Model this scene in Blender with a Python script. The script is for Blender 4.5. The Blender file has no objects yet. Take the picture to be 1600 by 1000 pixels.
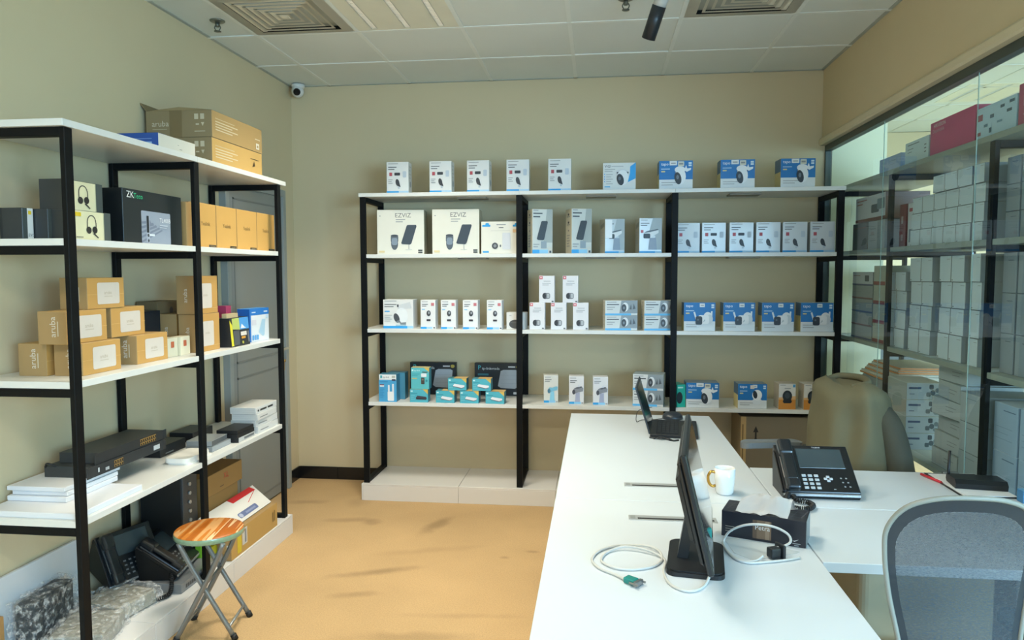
import bpy, bmesh, math, random
from mathutils import Vector, Matrix, noise as mnoise
random.seed(7)
R = math.radians
scn = bpy.context.scene
C = scn.collection
PI = math.pi

# ------------------------------------------------------------------ camera, world, light, exposure
cam_d = bpy.data.cameras.new('camera')
cam = bpy.data.objects.new('camera', cam_d)
C.objects.link(cam)
cam_d.sensor_width = 36.0
cam_d.lens = 1142.66 / 1600 * 36.0
cam_d.clip_start = 0.02
cam_d.clip_end = 60
cam.location = (0, 0, 1.57)
cam.rotation_euler = (Matrix.Rotation(0.11635, 3, 'Z') @ Matrix.Rotation(PI / 2 - 0.06588, 3, 'X') @ Matrix.Rotation(-0.00207, 3, 'Z')).to_euler()
scn.camera = cam

scn.view_settings.view_transform = 'Standard'
scn.view_settings.look = 'None'
scn.view_settings.gamma = 1.0
scn.view_settings.use_curve_mapping = False
scn.view_settings.exposure = -0.19

world = bpy.data.worlds.new('world')
scn.world = world
world.use_nodes = True
bg = world.node_tree.nodes['Background']
bg.inputs[0].default_value = (0.60, 0.78, 1.0, 1)
bg.inputs[1].default_value = 1.0

def area(name, loc, rot, sx, sy, power, color, spread=180):
    d = bpy.data.lights.new(name, 'AREA')
    d.shape = 'RECTANGLE'
    d.size, d.size_y = sx, sy
    d.energy = power
    d.color = color
    d.spread = R(spread)
    o = bpy.data.objects.new(name, d)
    o.location = loc
    o.rotation_euler = rot
    C.objects.link(o)
    return o

WARM = (1.0, 0.93, 0.77)
COOL = (0.66, 0.85, 1.0)
LAMPS = [(-1.06, 3.825, 27, WARM, 120), (-0.46, 2.625, 22, WARM, 120), (-1.06, 0.225, 50, WARM, 162), (0.74, 0.225, 4, COOL, 150)]   # ceiling troffers of this room: x, y, watts; last one added unseen to cool the desk
LAMPS_2 = [(3.5, 3.825, 60, COOL, 150), (3.5, 1.425, 50, COOL, 150), (3.0, 6.1, 80, COOL, 160)]                             # and of the room behind the glass
# daylight entering through the windows in the wall behind the camera
area('window_daylight', (0.55, -2.10, 1.65), (R(90), 0, 0), 2.3, 1.6, 56, (0.40, 0.68, 1.0))
area('window_daylight', (3.6, -2.10, 1.65), (R(90), 0, 0), 3.0, 1.7, 430, (0.46, 0.74, 1.0))

# ------------------------------------------------------------------ helpers
def lin(h):
    h = h.lstrip('#')
    return tuple(((int(h[i:i + 2], 16) / 255) / 12.92 if int(h[i:i + 2], 16) / 255 <= .04045 else ((int(h[i:i + 2], 16) / 255 + .055) / 1.055) ** 2.4) for i in (0, 2, 4))

MATS = {}
def M(hexc, rough=.5, metal=0.0, var=.05, scale=9.0, bump=0.0, bscale=250.0, emit=0.0, coat=0.0, spec=.5):
    key = (hexc, rough, metal, var, scale, bump, bscale, emit, coat, spec)
    if key in MATS:
        return MATS[key]
    m = bpy.data.materials.new('surface_' + hexc.lstrip('#'))
    m.use_nodes = True
    nt = m.node_tree
    b = nt.nodes['Principled BSDF']
    tc = nt.nodes.new('ShaderNodeTexCoord')
    n = nt.nodes.new('ShaderNodeTexNoise')
    n.inputs['Scale'].default_value = scale
    n.inputs['Detail'].default_value = 3
    nt.links.new(tc.outputs['Object'], n.inputs['Vector'])
    mr = nt.nodes.new('ShaderNodeMapRange')
    mr.inputs['To Min'].default_value = 1 - var
    mr.inputs['To Max'].default_value = 1 + var
    nt.links.new(n.outputs['Fac'], mr.inputs['Value'])
    vm = nt.nodes.new('ShaderNodeVectorMath')
    vm.operation = 'SCALE'
    vm.inputs[0].default_value = lin(hexc)
    nt.links.new(mr.outputs[0], vm.inputs['Scale'])
    nt.links.new(vm.outputs[0], b.inputs['Base Color'])
    b.inputs['Roughness'].default_value = rough
    b.inputs['Metallic'].default_value = metal
    b.inputs['Specular IOR Level'].default_value = spec
    b.inputs['Coat Weight'].default_value = coat
    b.inputs['Coat Roughness'].default_value = .12
    if emit:
        nt.links.new(vm.outputs[0], b.inputs['Emission Color'])
        b.inputs['Emission Strength'].default_value = emit
    if bump:
        n2 = nt.nodes.new('ShaderNodeTexNoise')
        n2.inputs['Scale'].default_value = bscale
        n2.inputs['Detail'].default_value = 4
        nt.links.new(tc.outputs['Object'], n2.inputs['Vector'])
        bp = nt.nodes.new('ShaderNodeBump')
        bp.inputs['Strength'].default_value = bump
        bp.inputs['Distance'].default_value = .004
        nt.links.new(n2.outputs['Fac'], bp.inputs['Height'])
        nt.links.new(bp.outputs[0], b.inputs['Normal'])
    MATS[key] = m
    return m

def box(bm, x0, x1, y0, y1, z0, z1, bev=0.0, mi=0, T=None, seg=1):
    g = bmesh.ops.create_cube(bm, size=1.0)
    vs = g['verts']
    for v in vs:
        v.co = Vector((x0 + (v.co.x + .5) * (x1 - x0), y0 + (v.co.y + .5) * (y1 - y0), z0 + (v.co.z + .5) * (z1 - z0)))
    fs = {f for v in vs for f in v.link_faces}
    for f in fs:
        f.material_index = mi
    if bev:
        es = list({e for v in vs for e in v.link_edges})
        r = bmesh.ops.bevel(bm, geom=es, offset=bev, segments=seg, affect='EDGES', profile=.5)
        vs = list({v for f in r['faces'] for v in f.verts} | {v for v in vs if v.is_valid})
        for f in {f for v in vs for f in v.link_faces}:
            f.material_index = mi
    if T is not None:
        for v in vs:
            v.co = T @ v.co
    return vs

def cyl(bm, p0, p1, r0, r1=None, n=16, mi=0, caps=True):
    p0, p1 = Vector(p0), Vector(p1)
    r1 = r0 if r1 is None else r1
    d = (p1 - p0).normalized()
    a = d.orthogonal().normalized()
    b = d.cross(a)
    ra, rb = [], []
    for i in range(n):
        t = 2 * PI * i / n
        o = a * math.cos(t) + b * math.sin(t)
        ra.append(bm.verts.new(p0 + o * r0))
        rb.append(bm.verts.new(p1 + o * r1))
    for i in range(n):
        f = bm.faces.new((ra[i], ra[(i + 1) % n], rb[(i + 1) % n], rb[i]))
        f.material_index = mi
        f.smooth = n > 8
    if caps:
        for ring in (ra[::-1], rb):
            f = bm.faces.new(ring)
            f.material_index = mi

def lathe(bm, prof, n=24, cx=0, cy=0, mi=0, cap=True):
    rings = []
    for r, z in prof:
        rings.append([bm.verts.new((cx + r * math.cos(2 * PI * i / n), cy + r * math.sin(2 * PI * i / n), z)) for i in range(n)])
    for a, b in zip(rings, rings[1:]):
        for i in range(n):
            f = bm.faces.new((a[i], a[(i + 1) % n], b[(i + 1) % n], b[i]))
            f.smooth = True
            f.material_index = mi
    if cap:
        for ring in (rings[0][::-1], rings[-1]):
            f = bm.faces.new(ring)
            f.material_index = mi

def spline(pts, k=6, closed=False):
    P = [Vector(p) for p in pts]
    n = len(P)
    out = []
    for i in range(n if closed else n - 1):
        g = (lambda j: P[j % n]) if closed else (lambda j: P[max(0, min(n - 1, j))])
        a, b, c, d = g(i - 1), g(i), g(i + 1), g(i + 2)
        for s in range(k):
            t = s / k
            out.append(.5 * ((2 * b) + (c - a) * t + (2 * a - 5 * b + 4 * c - d) * t * t + (3 * b - a - 3 * c + d) * t ** 3))
    if not closed:
        out.append(P[-1])
    return out

def tube(bm, path, r, n=8, mi=0, closed=False, rad=None):
    path = [Vector(p) for p in path]
    m = len(path)
    rings = []
    ref = None
    for i, p in enumerate(path):
        if closed:
            d = path[(i + 1) % m] - path[i - 1]
        else:
            d = path[min(i + 1, m - 1)] - path[max(i - 1, 0)]
        d.normalize()
        if ref is None:
            ref = d.orthogonal().normalized()
        ref = (ref - d * ref.dot(d)).normalized()
        b = d.cross(ref)
        rr = rad[i] if rad else r
        rings.append([bm.verts.new(p + (ref * math.cos(2 * PI * j / n) + b * math.sin(2 * PI * j / n)) * rr) for j in range(n)])
    for i in range(m if closed else m - 1):
        a, b = rings[i], rings[(i + 1) % m]
        for j in range(n):
            f = bm.faces.new((a[j], a[(j + 1) % n], b[(j + 1) % n], b[j]))
            f.smooth = True
            f.material_index = mi
    if not closed:
        bm.faces.new(rings[0][::-1]).material_index = mi
        bm.faces.new(rings[-1]).material_index = mi

def prism(bm, poly, ax, a0, a1, mi=0):
    """poly of 2D points extruded along axis ax ('x','y','z') from a0 to a1"""
    def P(p, a):
        return {'x': (a, p[0], p[1]), 'y': (p[0], a, p[1]), 'z': (p[0], p[1], a)}[ax]
    A = [bm.verts.new(P(p, a0)) for p in poly]
    B = [bm.verts.new(P(p, a1)) for p in poly]
    n = len(poly)
    fs = [bm.faces.new(A[::-1]), bm.faces.new(B)]
    for i in range(n):
        fs.append(bm.faces.new((A[i], A[(i + 1) % n], B[(i + 1) % n], B[i])))
    for f in fs:
        f.material_index = mi
    return A + B

def rrect(x0, x1, y0, y1, r, k=5):
    out = []
    for cx, cy, a in ((x1 - r, y1 - r, 0), (x0 + r, y1 - r, 90), (x0 + r, y0 + r, 180), (x1 - r, y0 + r, 270)):
        for i in range(k + 1):
            t = R(a + 90 * i / k)
            out.append((cx + r * math.cos(t), cy + r * math.sin(t)))
    return out

def obj(name, bm, mats, parent=None, loc=None, rot=None):
    me = bm
    if isinstance(bm, bmesh.types.BMesh):
        bmesh.ops.recalc_face_normals(bm, faces=bm.faces)
        me = bpy.data.meshes.new(name)
        bm.to_mesh(me)
        bm.free()
        for m in (mats if isinstance(mats, (list, tuple)) else [mats]):
            me.materials.append(m)
    o = bpy.data.objects.new(name, me)
    C.objects.link(o)
    if parent is not None:
        o.parent = parent
    if loc is not None:
        o.location = loc
    if rot is not None:
        o.rotation_euler = rot
    return o

def tag(o, label, cat, group=None):
    o['label'] = label
    o['category'] = cat
    if group:
        o['group'] = group
    return o

def thing(name, label, cat, loc=(0, 0, 0), rz=0.0, group=None):
    o = bpy.data.objects.new(name, None)
    o.empty_display_size = .05
    C.objects.link(o)
    o.location = loc
    o.rotation_euler = (0, 0, rz)
    return tag(o, label, cat, group)

def struct(name, bm, mats, parent=None):
    o = obj(name, bm, mats, parent)
    if parent is None:
        o['kind'] = 'structure'
    return o

B = bmesh.new
def one(*a, **k):
    bm = B()
    box(bm, *a, **k)
    return bm

# text outlines as plain meshes ------------------------------------------------
TXT = {}
def text_mesh(s):
    if s not in TXT:
        cu = bpy.data.curves.new('lettering', 'FONT')
        cu.body = s
        cu.resolution_u = 2
        o = bpy.data.objects.new('lettering', cu)
        C.objects.link(o)
        bpy.context.view_layer.update()
        e = o.evaluated_get(bpy.context.evaluated_depsgraph_get())
        me = e.to_mesh()
        vs = [tuple(v.co) for v in me.vertices]
        fs = [tuple(p.vertices) for p in me.polygons]
        w = max((v[0] for v in vs), default=1)
        e.to_mesh_clear()
        bpy.data.objects.remove(o)
        bpy.data.curves.remove(cu)
        TXT[s] = (vs, fs, w)
    return TXT[s]

# printed layers ---------------------------------------------------------------
def ink(c):
    return M(c, .45, var=.03, scale=30)

def printed(ops, w, h, place):
    """flat print: place(a, b, off) turns metres on the face into a point; ops use 0..1 across the face"""
    bm = B()
    mats, idx = [], {}
    off = .0006
    def mi(c):
        if c not in idx:
            idx[c] = len(mats)
            mats.append(ink(c))
        return idx[c]
    def face(pts, c):
        f = bm.faces.new([bm.verts.new(place(a, b, off)) for a, b in pts])
        f.material_index = mi(c)
    for op in ops:
        k = op[0]
        if k == 'r':
            _, u0, v0, u1, v1, c = op
            face([(u0 * w, v0 * h), (u1 * w, v0 * h), (u1 * w, v1 * h), (u0 * w, v1 * h)], c)
        elif k == 'rr':
            _, u0, v0, u1, v1, rad, c = op
            face(rrect(u0 * w, u1 * w, v0 * h, v1 * h, rad), c)
        elif k == 'e':
            _, u, v, ru, rv, c = op[:6]
            an = R(op[6]) if len(op) > 6 else 0
            pts = []
            for i in range(18):
                t = 2 * PI * i / 18
                x, y = ru * w * math.cos(t), rv * h * math.sin(t)
                pts.append((u * w + x * math.cos(an) - y * math.sin(an), v * h + x * math.sin(an) + y * math.cos(an)))
            face(pts, c)
        elif k == 'p':
            face([(u * w, v * h) for u, v in op[1]], op[2])
        elif k == 't':
            _, s, u, v, size, c = op[:6]
            an = R(op[6]) if len(op) > 6 else 0
            vs, fs, _w = text_mesh(s)
            nv = [bm.verts.new(place(u * w + size * (x * math.cos(an) - y * math.sin(an)), v * h + size * (x * math.sin(an) + y * math.cos(an)), off)) for x, y, z in vs]
            for f in fs:
                try:
                    bm.faces.new([nv[i] for i in f]).material_index = mi(c)
                except ValueError:
                    pass
        off += .00022
    return bm, mats

CART = {}
def carton(name, label, cat, loc, dims, rz=0.0, prints=None, body='#e6e6e2', side=None, top=None, rough=.42, group=None, key=None, rx=0.0, bev=.0015, coat=0.0):
    """origin at bottom front centre; the front looks along local -y"""
    w, d, h = dims
    if key is None or key not in CART:
        bm = B()
        box(bm, -w / 2, w / 2, 0, d, 0, h, bev)
        bm.normal_update()
        for f in bm.faces:
            n = f.normal
            f.material_index = 0 if n.y < -.9 else (2 if abs(n.z) > .7 else 1)
        side = side or body
        top = top or side
        mats = [M(body, rough, var=.03, scale=14, coat=coat), M(side, rough, var=.04, scale=14, coat=coat), M(top, rough, var=.04, scale=14)]
        bmesh.ops.recalc_face_normals(bm, faces=bm.faces)
        me = bpy.data.meshes.new(name)
        bm.to_mesh(me)
        bm.free()
        for m in mats:
            me.materials.append(m)
        pm = []
        for fc, ops in (prints or {}).items():
            if fc == 'f':
                place, a, b, nm = (lambda x, y, o: (x - w / 2, -o, y)), w, h, 'printed_front'
            elif fc == 'l':
                place, a, b, nm = (lambda x, y, o: (-w / 2 - o, d - x, y)), d, h, 'printed_side'
            elif fc == 'r':
                place, a, b, nm = (lambda x, y, o: (w / 2 + o, x, y)), d, h, 'printed_side'
            else:
                place, a, b, nm = (lambda x, y, o: (x - w / 2, y, h + o)), w, d, 'printed_top'
            pbm, pmats = printed(ops, a, b, place)
            pme = bpy.data.meshes.new(nm)
            pbm.to_mesh(pme)
            pbm.free()
            for m in pmats:
                pme.materials.append(m)
            pm.append((nm, pme))
        rec = (me, pm)
        if key is not None:
            CART[key] = rec
    else:
        rec = CART[key]
    o = bpy.data.objects.new(name, rec[0])
    C.objects.link(o)
    o.location = loc
    o.rotation_euler = (rx, 0, rz)
    tag(o, label, cat, group)
    for nm, pme in rec[1]:
        p = bpy.data.objects.new(nm, pme)
        C.objects.link(p)
        p.parent = o
    return o

BLACK = M('#0c0f11', .55, var=.08, spec=.18)
WHITE = M('#e4e5e2', .38, var=.02)

# ------------------------------------------------------------------ the setting
XL, YB, H = -2.26, 5.28, 2.935
XR, XG = 1.518, 1.56
YN = -2.2                     # wall behind the camera
X2, Y2 = 5.6, 7.7             # far walls of the room behind the glass

def carpet():
    m = bpy.data.materials.new('tan_carpet')
    m.use_nodes = True
    nt = m.node_tree
    b = nt.nodes['Principled BSDF']
    b.inputs['Roughness'].default_value = .95
    b.inputs['Specular IOR Level'].default_value = .12
    tc = nt.nodes.new('ShaderNodeTexCoord')
    def noise(scale, det, vec=None):
        n = nt.nodes.new('ShaderNodeTexNoise')
        n.inputs['Scale'].default_value = scale
        n.inputs['Detail'].default_value = det
        nt.links.new(vec or tc.outputs['Object'], n.inputs['Vector'])
        return n
    def math_(op, a, b_=None):
        n = nt.nodes.new('ShaderNodeMath')
        n.operation = op
        for i, v in enumerate((a, b_)):
            if v is None:
                continue
            if isinstance(v, (int, float)):
                n.inputs[i].default_value = v
            else:
                nt.links.new(v, n.inputs[i])
        return n.outputs[0]
    big, fine = noise(1.6, 4), noise(160, 3)
    mr = nt.nodes.new('ShaderNodeMapRange')
    mr.inputs['From Min'].default_value, mr.inputs['From Max'].default_value = .3, .7
    mr.inputs['To Min'].default_value, mr.inputs['To Max'].default_value = .9, 1.06
    nt.links.new(big.outputs['Fac'], mr.inputs['Value'])
    mf = nt.nodes.new('ShaderNodeMapRange')
    mf.inputs['From Min'].default_value, mf.inputs['From Max'].default_value = .3, .7
    mf.inputs['To Min'].default_value, mf.inputs['To Max'].default_value = .88, 1.1
    nt.links.new(fine.outputs['Fac'], mf.inputs['Value'])
    val = math_('MULTIPLY', mr.outputs[0], mf.outputs[0])
    wob = noise(9, 3)
    # grubby marks trodden into the carpet
    for cx, cy, rx, ry, an, s in ((-.99, 4.36, .06, .20, -20, .42), (-1.15, 3.63, .26, .045, 22, .42), (-1.17, 3.36, .14, .04, 14, .28), (-1.55, 4.40, .17, .05, 10, .3), (-1.40, 4.38, .07, .07, 0, .3), (-1.95, 4.72, .16, .05, 10, .3), (-.78, 2.98, .30, .06, 6, .3), (-1.62, 4.75, .10, .1, 0, .18), (-.95, 3.95, .35, .05, 18, .14), (-.35, 4.0, .05, .02, 0, .3), (-.5, 3.9, .03, .02, 0, .3), (-.6, 3.2, .3, .03, 5, .16)):
        mp = nt.nodes.new('ShaderNodeMapping')
        mp.vector_type = 'TEXTURE'
        mp.inputs['Location'].default_value = (cx, cy, 0)
        mp.inputs['Rotation'].default_value = (0, 0, R(an))
        mp.inputs['Scale'].default_value = (rx, ry, 1)
        nt.links.new(tc.outputs['Object'], mp.inputs['Vector'])
        ln = nt.nodes.new('ShaderNodeVectorMath')
        ln.operation = 'LENGTH'
        nt.links.new(mp.outputs[0], ln.inputs[0])
        d = math_('ADD', ln.outputs['Value'], math_('MULTIPLY', math_('SUBTRACT', wob.outputs['Fac'], .5), 1.1))
        sm = nt.nodes.new('ShaderNodeMapRange')
        sm.interpolation_type = 'SMOOTHSTEP'
        sm.inputs['From Min'].default_value, sm.inputs['From Max'].default_value = .1, 1.25
        sm.inputs['To Min'].default_value, sm.inputs['To Max'].default_value = 1 - .75 * s, 1
        nt.links.new(d, sm.inputs['Value'])
        val = math_('MULTIPLY', val, sm.outputs[0])
    vm = nt.nodes.new('ShaderNodeVectorMath')
    vm.operation = 'SCALE'
    vm.inputs[0].default_value = lin('#c8a87c')
    nt.links.new(val, vm.inputs['Scale'])
    nt.links.new(vm.outputs[0], b.inputs['Base Color'])
    bp = nt.nodes.new('ShaderNodeBump')
    bp.inputs['Strength'].default_value = .35
    bp.inputs['Distance'].default_value = .004
    nt.links.new(fine.outputs['Fac'], bp.inputs['Height'])
    nt.links.new(bp.outputs[0], b.inputs['Normal'])
    return m

PAINT = M('#d4c4a0', .75, var=.03, scale=2.5, bump=.05, bscale=180)
PAINT_2 = M('#eeeed2', .75, var=.03, scale=2.5)
struct('floor', one(XL - .1, X2 + .1, YN - .1, Y2 + .1, -.08, 0), carpet())
struct('wall_left', one(XL - .1, XL, YN - .1, YB + .1, 0, H + .1), PAINT)
struct('wall_back', one(XL, XG + .02, YB, YB + .1, 0, H + .1), PAINT)
# wall behind the camera with two daylight windows
bm = B()
for a in ((XL, -.7, YN - .1, YN, 0, H), (1.8, 2.0, YN - .1, YN, 0, H), (5.2, X2, YN - .1, YN, 0, H), (-.7, 1.8, YN - .1, YN, 0, .8), (-.7, 1.8, YN - .1, YN, 2.5, H), (2.0, 5.2, YN - .1, YN, 0, .8), (2.0, 5.2, YN - .1, YN, 2.5, H)):
    box(bm, *a)
struct('wall_front', bm, PAINT)
struct('wall_far', one(1.95, X2 + .1, Y2, Y2 + .1, 0, H + .1), PAINT)
struct('wall_side', one(X2, X2 + .1, YN - .1, Y2, 0, H + .1), PAINT_2)
struct('wall_stub', one(XG + .03, 1.95, YB + .02, Y2 + .1, 0, H + .1), PAINT_2)

# bulkhead over the glass with its rounded trim
struct('wall_right', one(XR, XR + .13, YN, YB, 2.46, H), PAINT)
bm = B()
prism(bm, [(XR - .012, 2.425), (XR - .022, 2.435), (XR - .022, 2.462), (XR - .012, 2.474), (XR + .13, 2.474), (XR + .13, 2.425)], 'y', YN, YB)
struct('trim_1', bm, M('#d8cdae', .6))

def glass_mat():
    m = bpy.data.materials.new('clear_glass')
    m.use_nodes = True
    nt = m.node_tree
    nt.nodes.remove(nt.nodes['Principled BSDF'])
    out = nt.nodes['Material Output']
    fr = nt.nodes.new('ShaderNodeFresnel')
    fr.inputs['IOR'].default_value = 1.5
    tr = nt.nodes.new('ShaderNodeBsdfTransparent')
    tr.inputs[0].default_value = (.93, .985, 1.0, 1)
    gl = nt.nodes.new('ShaderNodeBsdfGlossy')
    gl.inputs['Roughness'].default_value = .0
    mx = nt.nodes.new('ShaderNodeMixShader')
    ge = nt.nodes.new('ShaderNodeNewGeometry')
    iv = nt.nodes.new('ShaderNodeMath')
    iv.operation = 'SUBTRACT'
    iv.inputs[0].default_value = 1
    nt.links.new(ge.outputs['Backfacing'], iv.inputs[1])
    mu = nt.nodes.new('ShaderNodeMath')
    mu.operation = 'MULTIPLY'
    nt.links.new(fr.outputs[0], mu.inputs[0])
    nt.links.new(iv.outputs[0], mu.inputs[1])
    nt.links.new(mu.outputs[0], mx.inputs[0])
    nt.links.new(tr.outputs[0], mx.inputs[1])
    nt.links.new(gl.outputs[0], mx.inputs[2])
    nt.links.new(mx.outputs[0], out.inputs['Surface'])
    return m
GLASS = glass_mat()
GEDGE = M('#a9c9c4', .15, var=.02)
win = bpy.data.objects.new('window_1', None)
C.objects.link(win)
win['kind'] = 'structure'
FRAME = M('#49524d', .4, .3)
bm = B()
box(bm, XG - .022, XG + .022, YN, YB, 2.385, 2.425, .002)
obj('window_frame', bm, FRAME, win)
obj('window_frame', one(XG - .022, XG + .022, YB - .022, YB, 0, 2.385, .002), FRAME, win)
obj('window_frame', one(XG - .022, XG + .022, YN, YB - .022, 0, .05, .002), FRAME, win)
ys = [YB - .022, 4.275, 3.275, 2.275, 1.275, .275, -.725, YN]
for a, b in zip(ys, ys[1:]):
    obj('glass_pane', one(XG - .004, XG + .004, b + .003, a - .003, .05, 2.385), GLASS, win)
for y in ys[1:-1]:
    obj('pane_joint', one(XG - .004, XG - .002, y - .0025, y + .0025, .05, 2.385), GEDGE, win)
for i, (a, b) in enumerate(((-.7, 1.8), (2.0, 5.2))):
    w_ = bpy.data.objects.new('window_%d' % (i + 2), None)
    C.objects.link(w_)
    w_['kind'] = 'structure'
    bm = B()
    for q in ((a, b, .8, .86), (a, b, 2.44, 2.5), (a, a + .05, .86, 2.44), (b - .05, b, .86, 2.44), ((a + b) / 2 - .025, (a + b) / 2 + .025, .86, 2.44)):
        box(bm, q[0], q[1], YN - .08, YN - .02, q[2], q[3])
    obj('window_frame', bm, M('#d9d9d4', .4), w_)
    for p_, q_ in ((a + .05, (a + b) / 2 - .025), ((a + b) / 2 + .025, b - .05)):
        obj('glass_pane', one(p_, q_, YN - .054, YN - .046, .86, 2.44), GLASS, w_)

# ceiling: slab, T-grid and the lay-in tiles
GX = [-1.96, -1.36, -.76, -.16, .44, 1.04]
GY = [2.325, 2.925, 3.525, 4.125, 4.73]
ceil_m = M('#dbe1dd', .85, var=.03, scale=3, bump=.12, bscale=320)
ceiling = struct('ceiling', one(XL, XR + .1, YN, YB, H + .03, H + .1), M('#b9bcb4', .85))
xs = [XL] + GX + [XR]
yy = [GY[0]] + GY[1:] + [YB]
bm = B()
for x in GX:
    box(bm, x - .012, x + .012, YN, YB, H - .004, H + .004)
for y in [YN + .3 + .6 * i for i in range(7)] + GY:
    box(bm, XL, XR, y - .012, y + .012, H - .005, H + .004)
obj('ceiling_grid', bm, M('#e2e7e3', .5), ceiling)
bm = B()
for a in ((XL, XL + .02, YN, YB), (XR - .02, XR, YN, YB), (XL, XR, YB - .02, YB)):
    box(bm, *a, H - .004, H + .004)
obj('edge_trim', bm, M('#a9afa9', .6), ceiling)
TAKEN = {(-.76, 2.325), (-1.96, 3.525), (-1.36, 3.525), (.44, 3.525)}
for a, b in zip(xs, xs[1:]):
    for c_, d_ in zip(yy, yy[1:]):
        if (a, c_) in TAKEN:
            continue
        obj('ceiling_tile', one(a + .009, b - .009, c_ + .009, d_ - .009, H + random.uniform(-.0015, .0015), H + .014), ceil_m, ceiling)
obj('ceiling_tile', one(XL + .01, XR - .01, YN, GY[0] - .009, H, H + .014), ceil_m, ceiling)
ceiling_2 = struct('ceiling', one(XR + .13, X2, YN, Y2, H, H + .1), ceil_m)
bm = B()
for i in range(8):
    box(bm, 1.64 + .6 * i, 1.664 + .6 * i, YN, Y2, H - .004, H + .002)
for i in range(17):
    box(bm, XR + .13, X2, YN + .3 + .6 * i, YN + .324 + .6 * i, H - .004, H + .002)
obj('ceiling_grid', bm, M('#d6d9d2', .5), ceiling_2)

# skirting tiles, black
SK = M('#17191b', .25, var=.1)
def skirting(name, pts):
    base = bpy.data.objects.new(name, None)
    C.objects.link(base)
    base['kind'] = 'structure'
    for a in pts:
        obj('skirting_tile', one(*a, .002), SK, base)
skirting('baseboard_back', [(x, min(x + .298, -1.6), YB - .012, YB, 0, .095) for x in (XL + .012, XL + .312)] + [(-1.648, -1.602, YB - .012, YB, 0, .095)])
skirting('baseboard_left', [(XL, XL + .012, 5.06, 5.275, 0, .095)] + [(XL, XL + .012, 1.9 - .3 * i, 2.198 - .3 * i, 0, .095) for i in range(12)])

# grey door in the left wall
GREY = M('#8d908c', .5, var=.03, scale=3)
door = bpy.data.objects.new('door_1', None)
C.objects.link(door)
door['kind'] = 'structure'
obj('door_leaf', one(XL, XL + .03, 4.235, 5.0, .01, 2.1, .002), GREY, door)
bm = B()
for a in ((4.19, 4.235, 0, 2.15), (5.0, 5.045, 0, 2.15), (4.235, 5.0, 2.1, 2.15)):
    box(bm, XL, XL + .045, a[0], a[1], a[2], a[3], .002)
obj('door_frame', bm, M('#9a9d98', .5), door)
bm = B()
for a in ((4.30, 4.94, .07, .082), (4.30, 4.94, .90, .912), (4.30, 4.94, 1.0, 1.012), (4.30, 4.94, 2.02, 2.03)):
    box(bm, XL + .029, XL + .033, a[0], a[1], a[2], a[3])
for a in ((4.30, 4.312), (4.928, 4.94)):
    box(bm, XL + .029, XL + .033, a[0], a[1], .07, 2.03)
obj('door_moulding', bm, M('#7d807d', .5), door)
bm = B()
box(bm, XL + .03, XL + .036, 4.955, 4.985, .90, 1.08, .002)
cyl(bm, (XL + .036, 4.97, 1.03), (XL + .075, 4.97, 1.03), .009)
tube(bm, spline([(XL + .07, 4.975, 1.03), (XL + .075, 4.93, 1.032), (XL + .072, 4.86, 1.028)]), .009)
obj('door_handle', bm, M('#d8d8d4', .25, .8), door)
bm = B()
box(bm, XL + .037, XL + .041, 4.962, 4.978, .87, .93, .002)
cyl(bm, (XL + .036, 4.97, .94), (XL + .05, 4.97, .94), .01)
obj('key', bm, M('#a8874a', .3, .8), door)

# white tiled ledges the shelving stands on
LEDGE = M('#e6e5e4', .25, var=.02, scale=3)
GROUT = M('#b9b9b6', .7)
def ledge(name, rx0, rx1, ry0, ry1, cuts, along):
    L_ = struct(name, one(rx0 + .008, rx1 - .008, ry0 + .008, ry1 - .002, 0, .106), GROUT)
    for a, b in zip(cuts, cuts[1:]):
        a, b = a + .0012, b - .0012
        if along == 'x':
            obj('tile', one(a, b, ry0, ry1 - .003, .106, .115, .001), LEDGE, L_)
            obj('tile', one(a, b, ry0, ry0 + .008, 0, .105, .001), LEDGE, L_)
        else:
            obj('tile', one(rx0 + .003, rx1, a, b, .106, .115, .001), LEDGE, L_)
            obj('tile', one(rx1 - .008, rx1, a, b, 0, .105, .001), LEDGE, L_)
    return L_
lb = ledge('trim_2', -1.60, 1.53, 4.80, YB, [-1.60, -.93, -.27, .39, 1.05, 1.53], 'x')
obj('tile', one(-1.608, -1.6, 4.80, YB - .003, 0, .115, .001), LEDGE, lb)
ll = ledge('trim_3', XL, -1.818, 1.7, 4.13, [1.7, 2.1, 2.76, 3.42, 4.13], 'y')
obj('tile', one(XL + .003, -1.818, 4.13, 4.138, 0, .115, .001), LEDGE, ll)

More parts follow.
